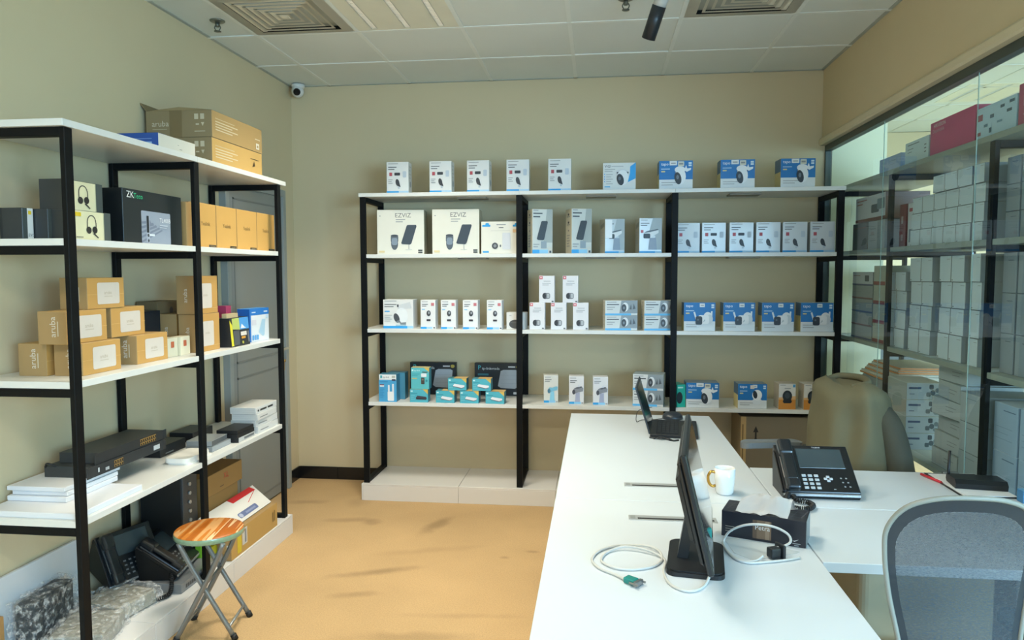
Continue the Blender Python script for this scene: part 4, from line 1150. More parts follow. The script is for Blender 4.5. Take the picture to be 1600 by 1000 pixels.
# ------------------------------------------------------------------ folding stool
def wood_stripes():
    m = bpy.data.materials.new('striped_wood')
    m.use_nodes = True
    nt = m.node_tree
    b = nt.nodes['Principled BSDF']
    b.inputs['Roughness'].default_value = .3
    tc = nt.nodes.new('ShaderNodeTexCoord')
    mp = nt.nodes.new('ShaderNodeMapping')
    mp.inputs['Rotation'].default_value = (0, 0, R(-38))
    mp.inputs['Scale'].default_value = (15, .8, 1)
    nt.links.new(tc.outputs['Object'], mp.inputs['Vector'])
    n = nt.nodes.new('ShaderNodeTexNoise')
    n.inputs['Scale'].default_value = 1.0
    n.inputs['Detail'].default_value = 2
    nt.links.new(mp.outputs[0], n.inputs['Vector'])
    cr = nt.nodes.new('ShaderNodeValToRGB')
    cr.color_ramp.interpolation = 'CONSTANT'
    els = cr.color_ramp.elements
    els[0].position, els[0].color = 0, (*lin('#b8661f'), 1)
    els[1].position, els[1].color = .42, (*lin('#cf7f32'), 1)
    for p, c in ((.48, '#e0a86c'), (.53, '#c97429'), (.58, '#ecc698'), (.62, '#b5611c'), (.7, '#d99350')):
        e = els.new(p)
        e.color = (*lin(c), 1)
    nt.links.new(n.outputs['Fac'], cr.inputs[0])
    nt.links.new(cr.outputs[0], b.inputs['Base Color'])
    return m
ST = thing('folding_stool', 'round folding stool with striped wood seat and grey crossed legs', 'stool', (-1.672, 2.955, 0), R(10))
STM = M('#83888a', .35, .5)
bm = B()
lathe(bm, [(.001, .462), (.138, .462), (.142, .458), (.142, .452)], 40, cy=-.02)
obj('seat', bm, wood_stripes(), ST)
bm = B()
lathe(bm, [(.1425, .458), (.1445, .452), (.1445, .438), (.14, .434), (.001, .434)], 40, cy=-.02, cap=False)
obj('seat_edge', bm, M('#86a58a', .2, var=.2, scale=60, coat=.5), ST)
for y in (-.105, .105):
    for s in (-1, 1):
        bm = B()
        yy_ = y + (.008 if s > 0 else -.008)
        tube(bm, spline([(-s * .095, yy_ - .02, .434), (-s * .03, yy_ - .008, .29), (s * .118, yy_, .012)], 5), .0105, 10)
        lg = obj('leg', bm, STM, ST)
        bm = B()
        cyl(bm, (s * .114, yy_, .022), (s * .124, yy_, .0), .0135, n=12)
        obj('rubber_foot', bm, M('#17191a', .6), lg)
for s in (-1, 1):
    bm = B()
    tube(bm, [(s * .098, -.105, .055), (s * .098, .105, .055)], .006, 8)
    obj('cross_brace', bm, M('#9a9fa0', .35, .5), ST)
bm = B()
tube(bm, [(.008, -.11, .247), (.008, .11, .247)], .006, 8)
obj('pivot_bar', bm, STM, ST)

# ------------------------------------------------------------------ desks
DT = M('#d0d9df', .33, var=.012, scale=3)
DL = M('#c9c9c4', .5)
ZD = .74
def desk(label, x0, x1, y0, y1, legs, flap=None):
    t = thing('desk', label, 'desk', ((x0 + x1) / 2, (y0 + y1) / 2, 0))
    w, d = (x1 - x0) / 2, (y1 - y0) / 2
    obj('desk_top', one(-w + .001, w - .001, -d + .001, d - .001, ZD - .03, ZD, .0015), DT, t)
    for a in legs:
        obj('leg', one(*a, 0, ZD - .03, .003), DL, t)
    if flap:
        fx0, fx1, fy0, fy1 = flap
        cx, cy = (x0 + x1) / 2, (y0 + y1) / 2
        f = obj('cable_flap', one(fx0 - cx, fx1 - cx, fy0 - cy, fy1 - cy, ZD - .004, ZD + .0025, .001), M('#b9bdbd', .35, .4), t)
        obj('cable_slot', one(fx0 - cx + .03, fx1 - cx - .01, fy0 - cy + .008, fy0 - cy + .02, ZD, ZD + .0032), M('#15171a', .7), f)
        obj('flap_groove', one(fx0 - cx + .006, fx0 - cx + .022, fy0 - cy + .006, fy1 - cy - .006, ZD, ZD + .0031), M('#a3a8a8', .4, .4), f)
    return t
desk('long white desk top at the far end, carrying the laptop', -.15, .642, 2.642, 4.262, [(-.38, .38, .70, .73), (-.38, .38, -.78, -.75)], (.108, .40, 2.812, 2.862))
desk('long white desk top nearest the camera, carrying the monitor', -.15, .642, 1.02, 2.640, [(-.38, .38, .74, .77), (-.38, .38, -.77, -.74)], (.109, .40, 2.428, 2.474))
desk('white side desk with the black phone, joined to the far desk', .644, 1.535, 2.630, 3.150, [(.38, .42, -.2, .2)])
desk('white side desk in front of the mesh chair', .644, 1.535, 2.128, 2.628, [(.38, .42, -.22, .22)])
bm = B()
prism(bm, rrect(.80, 1.20, 2.29, 2.60, .03), 'z', 0, ZD - .032)
tag(obj('pedestal', bm, M('#a59b80', .6)), 'beige rounded pedestal under the near side desk', 'pedestal')
# low cabinet by the glass with loose papers
t = thing('low_cabinet', 'low white cabinet against the glass behind the side desk', 'cabinet', (1.44, 3.75, 0))
obj('cabinet_body', one(-.035, .095, -.5, .52, 0, .58, .002), M('#cfd3d4', .5), t)
obj('cabinet_top', one(-.04, .097, -.51, .53, .58, .60, .002), M('#dfe3e4', .4), t)
for i, (y, r_) in enumerate(((3.72, 6), (3.95, -8))):
    o = obj('paper_sheet', one(-.045, .045, -.10, .10, 0, .0015), M('#e9ebea', .7), None, (1.468, y, .6006), (0, 0, R(r_)))
    tag(o, 'loose white paper sheet on the low cabinet, %s the jacket' % ['beside', 'farther behind'][i], 'paper')
    obj('printed_lines', one(-.035, .035, -.06, -.055, .0015, .0018), M('#4d5558', .7), o)

# ------------------------------------------------------------------ things on the desks
# monitor
t = thing('monitor', 'black monitor on a square foot, turned to the right', 'monitor', (.285, 2.10, ZD), R(82))
BKM = M('#17191b', .4)
bm = B()
prism(bm, rrect(-.128, .128, -.078, .078, .025), 'z', 0, .012)
prism(bm, rrect(-.122, .122, -.072, .072, .022), 'z', .012, .016)
obj('foot', bm, BKM, t)
F = Matrix.Translation((.0, -.048, .068)) @ Matrix.Rotation(R(-13.6), 4, 'X')
bm = B()
prism(bm, [(.022, .014), (.052, .014), (.034, .12), (.006, .12)], 'x', -.03, .03)
obj('stand', bm, M('#1c1f21', .35), t)
obj('bezel', one(-.272, .272, 0, .016, 0, .315, .004, T=F), M('#1a1d1f', .28), t)
bm = B()
box(bm, -.25, .25, .016, .03, .02, .295, .008, T=F)
box(bm, -.17, .17, .028, .05, .05, .24, .012, T=F)
obj('rear_cover', bm, M('#202325', .45), t)
obj('screen', one(-.257, .257, -.0012, .001, .018, .300, T=F), M('#0e1113', .06, coat=.6), t)
# video cable
bm = B()
VP = [(.08, 1.933), (.05, 1.968), (.016, 1.998), (-.006, 2.037), (-.01, 2.078), (.011, 2.134), (.055, 2.175), (.103, 2.186), (.154, 2.171), (.184, 2.134), (.188, 2.086), (.162, 2.037), (.113, 2.009), (.06, 2.008), (.023, 2.04), (.016, 2.076), (.035, 2.127), (.083, 2.158), (.148, 2.14), (.195, 2.09), (.186, 2.0), (.194, 1.925), (.226, 1.885), (.262, 1.893), (.292, 1.94)]
pts = [(x, y, ZD + .0042 + (.006 if i in (8, 9, 18, 17) else 0)) for i, (x, y) in enumerate(VP)]
pts += [(.312, 1.985, ZD + .03), (.313, 2.0, ZD + .075), (.302, 2.01, ZD + .11)]
tube(bm, spline(pts, 6), .0038, 8)
vc = tag(obj('video_cable', bm, M('#c4c6c2', .45)), 'grey video cable with green plugs coiled on the near desk', 'cable')
TEAL = M('#177f78', .4)
P = Matrix.Translation((.098, 1.918, ZD + .009)) @ Matrix.Rotation(R(-38), 4, 'Z')
bm = B()
box(bm, -.024, .012, -.013, .013, -.008, .008, .003, T=P)
pl = obj('plug', bm, TEAL, vc)
bm = B()
box(bm, .012, .022, -.016, .016, -.007, .007, .001, T=P)
for s in (-1, 1):
    cyl(bm, P @ Vector((.0, s * .0165, 0)), P @ Vector((.028, s * .0165, 0)), .003, n=8)
obj('plug_shell', bm, M('#8c9091', .3, .8), pl)
bm = B()
box(bm, .292, .314, 2.003, 2.017, ZD + .09, ZD + .13, .003)
obj('plug', bm, TEAL, vc)
# power cable
bm = B()
PW = [(.585, 2.145, .0042), (.535, 2.12, .0042), (.477, 2.10, .0042), (.431, 2.09, .0042), (.399, 2.115, .0042), (.384, 2.186, .0042), (.388, 2.25, .006), (.403, 2.235, .042), (.439, 2.212, .07), (.481, 2.19, .082), (.523, 2.175, .08), (.556, 2.165, .064), (.560, 2.155, .045), (.535, 2.15, .032), (.515, 2.15, .03)]
tube(bm, spline([(x, y, ZD + z) for x, y, z in PW], 7), .0036, 8)
pc = tag(obj('power_cable', bm, M('#c9ccca', .4)), 'pale power cable looping up in front of the tissue box', 'cable')
bm = B()
tube(bm, spline([(.478, 2.128, ZD + .012), (.455, 2.105, ZD + .006), (.42, 2.10, ZD + .0042), (.392, 2.14, ZD + .0042), (.383, 2.2, ZD + .0042)], 7), .0036, 8)
obj('second_lead', bm, M('#c9ccca', .4), pc)
P = Matrix.Translation((.512, 2.14, ZD)) @ Matrix.Rotation(R(25), 4, 'Z')
bm = B()
box(bm, -.018, .016, -.014, .014, .004, .034, .005, T=P, seg=2)
box(bm, .016, .026, -.021, .021, .0, .042, .004, T=P, seg=2)
obj('plug', bm, M('#1c2226', .4), pc)
# mug
t = thing('mug', 'white mug with a gold handle on the far desk', 'mug', (.476, 2.762, ZD))
bm = B()
lathe(bm, [(.001, 0), (.026, 0), (.030, .003), (.0335, .012), (.0375, .06), (.039, .098), (.0375, .0985), (.0355, .096), (.034, .06), (.030, .012), (.001, .008)], 32, cap=False)
obj('cup', bm, M('#e9ebeb', .15, coat=.5), t)
bm = B()
tube(bm, spline([(-.036, -.006, .082), (-.052, -.009, .084), (-.062, -.011, .066), (-.058, -.010, .042), (-.046, -.008, .03), (-.033, -.006, .032)], 6), .0052, 10)
obj('handle', bm, M('#b98b3e', .22, .85), t)
# tissue box
t = carton('tissue_box', 'dark patterned tissue box with a tissue pulled out', 'tissue box', (.508, 2.272, ZD), (.248, .118, .082), R(-20.5), prints={
    'f': [('r', .38, .10, .60, .80, '#7a6552'), ('r', .38, .10, .43, .80, '#5f4e40'), ('r', .53, .10, .58, .80, '#94806c'), ('t', 'Petra', .405, .44, .021, '#dfe0df'), ('r', .05, .40, .16, .43, '#8f877c'), ('r', .05, .31, .14, .34, '#8f877c'), ('r', .05, .22, .14, .25, '#8f877c'),
          ('p', [(.85, .24), (.87, .20), (.92, .30), (.87, .24)], '#d8dcdd'), ('r', .85, .12, .94, .15, '#9aa0a2'), ('r', .87, .05, .92, .08, '#9aa0a2')],
    't': [('p', [(.05 + .11 * k, .2), (.10 + .11 * k, .8), (.105 + .11 * k, .8), (.055 + .11 * k, .2)], '#6d6f78') for k in range(9)] + [('p', [(.04, .2 + .2 * k), (.3, .35 + .18 * k), (.3, .365 + .18 * k), (.04, .215 + .2 * k)], '#6d6f78') for k in range(3)] + [('p', [(.68, .25 + .2 * k), (.96, .15 + .2 * k), (.96, .165 + .2 * k), (.68, .265 + .2 * k)], '#6d6f78') for k in range(3)] + [('e', .5, .5, .2, .25, '#15161a')],
    'r': [('r', 0, 0, 1, 1, '#7d878c')]}, body='#23252e', side='#3d4148', top='#2a2c35', rough=.3)
bm = B()
N_ = 14
G = []
for i in range(N_ + 1):
    row = []
    for j in range(N_ + 1):
        u, v = i / N_ - .5, j / N_ - .5
        ridge = math.exp(-(v * 2.2 + .25 * math.sin(u * 6)) ** 2 * 3)
        z = .082 + .004 + .052 * ridge * (.55 + .45 * math.cos(u * 3.0)) + .010 * mnoise.noise(Vector((u * 7, v * 7, 2))) + (.012 if u > .2 else 0) * ridge
        row.append(bm.verts.new((.004 + u * .155 + .02 * v, .042 + v * .10, max(z, .0835))))
    G.append(row)
for i in range(N_):
    for j in range(N_):
        bm.faces.new((G[i][j], G[i + 1][j], G[i + 1][j + 1], G[i][j + 1])).smooth = True
bmesh.ops.solidify(bm, geom=list(bm.faces), thickness=.0006)
obj('tissue', bm, M('#e8eaea', .8), t)
# plastic wrap corner under the cable is left flat on the desk
bm = B()
prism(bm, [(.395, 2.30), (.50, 2.265), (.60, 2.20), (.585, 2.185), (.45, 2.12), (.405, 2.17)], 'z', ZD + .0003, ZD + .0009)
tag(obj('clear_sleeve', bm, M('#c6d0d4', .12, var=.02)), 'clear plastic sleeve lying under the power cable', 'plastic sleeve')
# phone and cord
wedge_phone('desk_phone', 'large black desk phone with a touch screen on the side desk', (.815, 2.722, ZD), 0)
bm = coil([(.695, 2.715, ZD + .022), (.676, 2.668, ZD + .013), (.672, 2.60, ZD + .0125), (.695, 2.572, ZD + .0125), (.726, 2.575, ZD + .0125), (.752, 2.61, ZD + .0125), (.750, 2.642, ZD + .0125), (.730, 2.66, ZD + .0125), (.710, 2.668, ZD + .014), (.708, 2.70, ZD + .02)], .0075, .0026, 120)
tag(obj('coiled_cord', bm, M('#14181b', .45)), 'black coiled cord looped in front of the desk phone', 'cord')
# laptop
t = thing('laptop', 'open black laptop seen edge on at the far desk end', 'laptop', (.285, 3.86, ZD), R(84))
BKL = M('#1b1e21', .4)
obj('base', one(-.19, .19, -.235, 0, .002, .018, .003), BKL, t)
obj('keyboard', one(-.165, .165, -.14, -.03, .018, .0195), M('#0f1113', .55), t)
bm = B()
for r_ in range(5):
    for k in range(14):
        box(bm, -.160 + .0232 * k, -.140 + .0232 * k, -.137 + .0212 * r_, -.119 + .0212 * r_, .0195, .0212)
kk = obj('keyboard_keys', bm, M('#24282c', .5), t)
obj('touchpad', one(-.06, .05, -.222, -.155, .018, .0188), M('#2a2e32', .3), t)
F = Matrix.Translation((0, .0, .018)) @ Matrix.Rotation(R(-17), 4, 'X')
obj('lid', one(-.19, .19, -.002, .006, 0, .245, .002, T=F), M('#3a3f44', .4, .3), t)
obj('screen', one(-.178, .178, -.0028, -.0018, .012, .232, T=F), M('#20262a', .1), t)
bm = B()
lathe(bm, [(.001, 0), (.056, 0), (.058, .006), (.055, .02), (.042, .032), (.02, .038), (.001, .0385)], 28, cap=False)
tag(obj('domed_puck', bm, M('#2a3036', .35), None, (.425, 4.165, ZD)), 'dark domed puck standing behind the laptop', 'speaker')
bm = B()
tube(bm, spline([(.30, 4.02, ZD + .09), (.25, 4.05, ZD + .075), (.222, 4.06, ZD + .05), (.218, 4.04, ZD + .004), (.25, 4.09, ZD + .004), (.31, 4.10, ZD + .004), (.37, 4.14, ZD + .006)], 7), .0018, 6)
tag(obj('thin_cable', bm, M('#3d4245', .5)), 'thin dark cable arching left of the laptop lid', 'cable')
bm = B()
tube(bm, spline([(.262, 3.655, ZD + .004), (.29, 3.64, ZD + .006), (.32, 3.615, ZD + .008), (.35, 3.632, ZD + .005), (.372, 3.60, ZD + .004), (.40, 3.615, ZD + .004)], 6), .0042, 6)
tube(bm, spline([(.28, 3.63, ZD + .004), (.315, 3.635, ZD + .012), (.36, 3.605, ZD + .004)], 6), .0036, 6)
tag(obj('cable_bundle', bm, M('#1e2225', .5)), 'small tangle of dark cables at the front of the laptop', 'cable')
# papers, pen, router
t = thing('clipboard', 'white papers on a dark edged clipboard by the glass', 'clipboard', (1.43, 2.96, ZD), R(0))
obj('board', one(-.095, .10, -.15, .17, .0, .004, .001), M('#2c3032', .5), t)
obj('paper', one(-.088, .093, -.142, .150, .004, .006), M('#e4e8e9', .6), t)
obj('paper', one(-.082, .096, -.148, .14, .006, .0075), M('#dfe4e6', .6), t)
obj('clip', one(-.03, .03, .145, .166, .004, .014, .002), M('#8f9698', .3, .8), t)
bm = B()
tube(bm, [(1.312, 3.10, ZD + .0055), (1.338, 2.985, ZD + .0055)], .0052, 10)
pn = tag(obj('pen', bm, M('#d2303c', .3)), 'red pen lying beside the clipboard', 'pen')
bm = B()
cyl(bm, (1.338, 2.985, ZD + .0055), (1.3405, 2.974, ZD + .0045), .004, .0012, 10)
obj('pen_tip', bm, M('#9a2430', .3), pn)
t = thing('router', 'black network router with one upright aerial on the clipboard', 'router', (1.445, 2.94, ZD + .008), R(-8))
bm = B()
prism(bm, [(-.055, 0), (.05, 0), (.06, .010), (.055, .03), (-.045, .034), (-.06, .02)], 'x', -.088, .088)
obj('body', bm, M('#14181b', .4), t)
bm = B()
tube(bm, [(-.082, .045, .022), (-.082, .05, .045), (-.08, .05, .12)], .005, 10)
obj('aerial', bm, M('#101315', .45), t)
carton('small_box', 'blue box at the right end of the side desk', CB, (1.512, 2.775, ZD), (.04, .05, .045), R(-90), body='#3f7fae', side='#3a76a2', top='#5a94bd')

# ------------------------------------------------------------------ chairs
def five_star(t, z0=.0):
    GR = M('#3b4043', .4)
    bm = B()
    cyl(bm, (0, 0, .10), (0, 0, .40), .025, n=16)
    obj('gas_column', bm, M('#2a2d30', .3, .5), t)
    for k in range(5):
        a = 2 * PI * k / 5 + .3
        bm = B()
        c_, s_ = math.cos(a), math.sin(a)
        tube(bm, spline([(0, 0, .12), (.15 * c_, .15 * s_, .105), (.29 * c_, .29 * s_, .075)], 4), .02, 8)
        lg = obj('leg', bm, GR, t)
        bm = B()
        for q in (-.014, .014):
            cyl(bm, (.29 * c_ - s_ * (q - .009), .29 * s_ + c_ * (q - .009), .03), (.29 * c_ - s_ * (q + .009), .29 * s_ + c_ * (q + .009), .03), .029, n=14)
        cyl(bm, (.29 * c_, .29 * s_, .03), (.29 * c_, .29 * s_, .08), .008, n=8)
        obj('castor', bm, M('#15171a', .5), lg)
def mesh_mat(name, col, dens, scl):
    m = bpy.data.materials.new(name)
    m.use_nodes = True
    nt = m.node_tree
    b = nt.nodes['Principled BSDF']
    b.inputs['Base Color'].default_value = (*lin(col), 1)
    b.inputs['Roughness'].default_value = .6
    tc = nt.nodes.new('ShaderNodeTexCoord')
    mp = nt.nodes.new('ShaderNodeMapping')
    mp.inputs['Scale'].default_value = (1, 1, 3.5)
    nt.links.new(tc.outputs['Object'], mp.inputs['Vector'])
    n = nt.nodes.new('ShaderNodeTexNoise')
    n.inputs['Scale'].default_value = scl
    n.inputs['Detail'].default_value = 2
    nt.links.new(mp.outputs[0], n.inputs['Vector'])
    mr = nt.nodes.new('ShaderNodeMapRange')
    mr.inputs['From Min'].default_value, mr.inputs['From Max'].default_value = .3, .7
    mr.inputs['To Min'].default_value, mr.inputs['To Max'].default_value = dens[0], dens[1]
    nt.links.new(n.outputs['Fac'], mr.inputs['Value'])
    nt.links.new(mr.outputs[0], b.inputs['Alpha'])
    return m
t = thing('office_chair', 'grey mesh back office chair at the near side desk', 'chair', (.85, 1.97, 0), R(0))
five_star(t)
bm = B()
prism(bm, rrect(-.24, .24, -.22, .24, .09), 'z', .42, .47)
obj('seat', bm, M('#2c343b', .8, bump=.3), t)
out = [(0, 1.055), (.085, 1.048), (.15, 1.02), (.185, .965), (.186, .90), (.172, .80), (.152, .70), (.142, .62), (.145, .56), (.10, .535), (0, .53), (-.10, .535), (-.145, .56), (-.142, .62), (-.152, .70), (-.172, .80), (-.186, .90), (-.185, .965), (-.15, 1.02), (-.085, 1.048)]
out = [(x * .89, z) for x, z in out]
def back_y(x, z):
    return -.235 + .9 * x * x + .06 * math.sin((z - .55) * 5.0) - (z - .55) * .06
def shrink(k, dz=0):
    cz = .80
    return [(x * k, cz + (z - cz) * k) for x, z in out]
def ring_mesh(a, b, m_, name):
    bm = B()
    sa, sb = spline([(x, 0, z) for x, z in a], 4, True), spline([(x, 0, z) for x, z in b], 4, True)
    va = [bm.verts.new((p.x, back_y(p.x, p.z), p.z)) for p in sa]
    vb = [bm.verts.new((p.x, back_y(p.x, p.z), p.z)) for p in sb]
    n = len(va)
    for i in range(n):
        bm.faces.new((va[i], va[(i + 1) % n], vb[(i + 1) % n], vb[i])).smooth = True
    return obj(name, bm, m_, t)
sp = spline([(x, 0, z) for x, z in out], 5, True)
bm = B()
tube(bm, [(p.x, back_y(p.x, p.z), p.z) for p in sp], .006, 10, closed=True)
obj('back_frame', bm, M('#8b8e86', .45), t)
ring_mesh(out, shrink(.86), mesh_mat('mesh_band', '#1d262e', (.93, 1.0), 130), 'mesh_border')
bm = B()
inner = spline([(x, 0, z) for x, z in shrink(.86)], 3, True)
rows = []
for k in range(9):
    s = 1 - k / 8
    rows.append([bm.verts.new((p.x * s, back_y(p.x * s, .80 + (p.z - .80) * s), .80 + (p.z - .80) * s)) for p in inner])
for a, b in zip(rows, rows[1:]):
    n = len(a)
    for i in range(n):
        try:
            bm.faces.new((a[i], a[(i + 1) % n], b[(i + 1) % n], b[i])).smooth = True
        except ValueError:
            pass
bmesh.ops.remove_doubles(bm, verts=list(bm.verts), dist=.0004)
obj('mesh_back', bm, mesh_mat('mesh_cloth', '#2c3a45', (.74, .84), 150), t)
bm = B()
tube(bm, spline([(0, -.02, .41), (0, -.20, .43), (0, -.265, .50), (0, -.24, .62), (0, -.232, .70)], 5), .02, 10)
obj('back_support', bm, M('#33393d', .4), t)
for s in (-1, 1):
    bm = B()
    tube(bm, spline([(s * .18, .0, .43), (s * .27, .0, .47), (s * .275, .0, .62)], 4), .014, 8)
    ar = obj('arm_post', bm, M('#3b4043', .4), t)
    bm = B()
    prism(bm, rrect(s * .275 - .04, s * .275 + .04, -.10, .13, .035), 'z', .62, .645)
    obj('arm_pad', bm, M('#3d4448', .5), ar)

t = thing('office_chair', 'grey office chair behind the side desk under the olive jacket', 'chair', (.98, 3.60, 0), R(-80))
five_star(t)
bm = B()
prism(bm, rrect(-.24, .24, -.24, .23, .09), 'z', .42, .48)
obj('seat', bm, M('#3a4046', .8, bump=.3), t)
bm = B()
prism(bm, [(.19, .52), (.24, .52), (.26, 1.0), (.235, 1.01)], 'x', -.19, .19)
obj('backrest', bm, M('#353b3f', .6), t)
bm = B()
tube(bm, spline([(0, .05, .42), (0, .22, .44), (0, .25, .55)], 4), .022, 8)
obj('back_support', bm, M('#33393d', .4), t)
for s in (-1, 1):
    bm = B()
    tube(bm, spline([(s * .2, .02, .44), (s * .255, .02, .48), (s * .26, .02, .665)], 4), .014, 8)
    ar = obj('arm_post', bm, M('#4b5154', .4), t)
    bm = B()
    prism(bm, rrect(s * .262 - .042, s * .262 + .042, -.20, .12, .04), 'z', .668, .696)
    for v in bm.verts:
        v.co.z += .02 * math.cos((v.co.y + .04) * 8) - .01
    obj('arm_pad', bm, M('#7d8487', .45), ar)
# olive jacket hung over the chair back
bm = B()
NS, NZ = 56, 22
rings = []
for k in range(NZ + 1):
    s = k / NZ                      # 0 at the hem, 1 at the collar
    z = .50 + .56 * s
    row = []
    for i in range(NS):
        th = 2 * PI * i / NS
        shoulder = 1.0 if s < .90 else math.sqrt(max(0.0, 1 - ((s - .90) / .11) ** 2))
        rx = (.215 - .09 * s) * (.35 + .65 * shoulder)
        ry = (.27 - .02 * s) * (.42 + .58 * shoulder)
        fold = 1 + (.07 * math.sin(7 * th + 2.2 * s) + .045 * math.sin(11 * th - 3 * s)) * (1 - .75 * s)
        n_ = mnoise.noise(Vector((math.cos(th) * 2.2, math.sin(th) * 2.2, s * 3.5))) * .018
        row.append(bm.verts.new((rx * fold * math.cos(th) + n_ + .03 * (1 - s), ry * fold * math.sin(th) + n_, z + .012 * math.sin(3 * th) * (s > .9))))
    rings.append(row)
for a, b in zip(rings, rings[1:]):
    for i in range(NS):
        bm.faces.new((a[i], a[(i + 1) % NS], b[(i + 1) % NS], b[i])).smooth = True
bm.faces.new(rings[-1])
JM = M('#6b6850', .85, var=.12, scale=6, bump=.25, bscale=60)
jk = tag(obj('jacket', bm, JM, None, (1.175, 3.56, 0), (0, 0, R(8))), 'olive green jacket hung over the back of the far chair', 'jacket')
for s, yy_ in ((-1, -.235), (1, .24)):
    bm = B()
    pth = spline([(.03, yy_ * .62, .99), (.07, yy_ * .95, .90), (.10, yy_ * 1.05, .76), (.125, yy_ * 1.05, .60), (.13, yy_, .47)], 6)
    tube(bm, pth, .05, 16, rad=[.035 + .025 * math.sin(PI * min(1, (i + 1) / len(pth) * 1.25) * .6) for i in range(len(pth))])
    obj('sleeve', bm, M('#4b4c40', .85, var=.12, scale=6, bump=.25, bscale=60), jk)  # darker copy of the jacket cloth: shade on the turned side put into its colour
bm = B()
tube(bm, spline([(-.05, -.12, 1.045), (.02, -.13, 1.062), (.06, 0, 1.07), (.02, .13, 1.062), (-.05, .12, 1.045)], 5), .016, 10)
obj('collar', bm, JM, jk)

# ------------------------------------------------------------------ stock behind the glass
XW = 1.64
P_WH = {'f': [('r', .06, .05, .14, .09, '#4c5354'), ('r', .62, .86, .92, .875, '#8d9494')]}
def kbox(name, label, y_far, y_near, z, h, d=.26, x=XW, rz=0, **k):
    return carton(name, label, CB, (x, (y_far + y_near) / 2, z), (abs(y_far - y_near) - .003, d, h - .0012), -Q + R(rz), **k)
ROW = ['bottom', 'second', 'third', 'fourth', 'fifth']
def grid(cols, z, hgt, shelf, grp, tint='#e2ecf0'):
    for c_, (yf, yn, n, h) in enumerate(cols):
        for r_ in range(n):
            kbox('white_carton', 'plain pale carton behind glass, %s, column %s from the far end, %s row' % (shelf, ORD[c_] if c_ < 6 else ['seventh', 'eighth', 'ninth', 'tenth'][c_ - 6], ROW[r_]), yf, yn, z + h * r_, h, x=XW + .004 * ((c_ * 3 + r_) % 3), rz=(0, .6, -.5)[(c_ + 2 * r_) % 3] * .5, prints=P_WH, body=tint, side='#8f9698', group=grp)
grid([(4.105, 3.988, 3, .0835), (3.988, 3.857, 3, .0835), (3.857, 3.734, 4, .0835), (3.734, 3.608, 4, .0835), (3.608, 3.475, 4, .0835), (3.462, 3.37, 4, .0835)], LK[1], .0835, 'upper shelf', 'pale cartons on the upper glass side shelf')
grid([(4.393, 4.278, 4, .104), (4.276, 4.14, 4, .104), (4.091, 3.96, 4, .122), (3.958, 3.830, 4, .122), (3.754, 3.639, 4, .123), (3.637, 3.512, 4, .123), (3.460, 3.372, 4, .124)], LK[2], .12, 'middle shelf', 'pale cartons on the middle glass side shelf')
for i, (yf, yn, n, z, h) in enumerate(((3.236, 3.136, 3, LK[1], .11), (3.128, 3.0, 3, LK[1], .11), (2.99, 2.86, 3, LK[1], .11), (3.236, 3.136, 3, LK[2], .165), (3.126, 3.0, 3, LK[2], .165), (2.99, 2.86, 3, LK[2], .165))):
    for r_ in range(n):
        kbox('grey_carton', 'grey carton right of the dark glass side post, %s shelf, column %s, %s row' % (['upper', 'middle'][i // 3], ['one', 'two', 'three'][i % 3], ROW[r_]), yf, yn, z + h * r_, h, x=XW + .02, prints={'f': lines(.4, .8, 1, .4, .1, '#5f6a74')}, body='#9aa3a8', side='#7f898f', group='grey cartons right of the dark post')
# far bay
P_PIC = {'f': [('r', .0, .0, 1, .12, '#7a4a44'), ('r', .06, .84, .4, .88, '#b06a68'), ('rr', .55, .3, .8, .62, .01, '#5b666e'), ('rr', .74, .4, .98, .8, .01, '#8797a3'), ('r', .06, .7, .25, .74, '#b06a68')]}
kbox('camera_carton', 'white carton with a camera picture high in the far glass bay', 4.94, 4.45, LK[1] + .172, .155, prints=P_PIC, body='#d9dce2', side='#7a5c4e', d=.24)
kbox('grey_carton', 'dull brown carton under the camera picture carton', 4.985, 4.72, LK[1], .17, body='#6d6f70', side='#57595b', prints={'f': [('r', .1, .8, .9, .84, '#8d6a66')]})
kbox('grey_carton', 'pale carton under the right half of the camera picture carton', 4.715, 4.45, LK[1], .17, body='#aab1b4', side='#8f979c', prints={'f': lines(.1, .7, 3, .4, .2, '#7f878b')})
kbox('red_carton', 'dark red carton standing beside the upper far post', 4.30, 4.215, LK[1], .235, x=1.66, body='#8a3d3c', side='#8a3d3c', prints={'f': [('r', .3, .55, .6, .72, '#c9b4b2'), ('r', .3, .15, .6, .3, '#b08d8a')]})
kbox('white_carton', 'white carton with red print next to the dark red carton', 4.205, 4.11, LK[1], .235, x=1.665, body='#dfe2e6', side='#8a3d3c', prints={'f': [('r', .2, .8, .8, .88, '#b4525a'), ('r', .2, .1, .8, .4, '#7d8a9c')]})
for r_ in range(5):
    kbox('camera_carton', 'flat carton with coloured line print in the far glass bay, %s of five' % ROW[r_], 4.964, 4.608, LK[2] + .083 * r_, .083, prints={'f': [('r', .0, .0, 1, .10, '#8a5a5c' if r_ % 2 else '#54618a')] + ([('rr', .62, .3, .82, .75, .006, '#4d5860'), ('r', .06, .7, .4, .75, '#9d7f7f')] if r_ == 4 else lines(.08, .7, 2, .5, .2, '#8f9598'))}, body='#d3d7da' if r_ == 4 else '#a3a9a8', side='#7f8784', group='flat cartons with line print')
for r_ in range(4):
    kbox('striped_carton', 'tall pale carton with a red stripe beside the far post, %s of four' % ROW[r_], 4.598, 4.42, LK[2] + .113 * r_, .113, prints={'f': [('r', 0, .0, 1, .18, '#a04a4a'), ('r', .48, .18, .5, 1, '#9aa096')]}, body='#c3c6b4', side='#a9ac9c', group='red striped cartons')
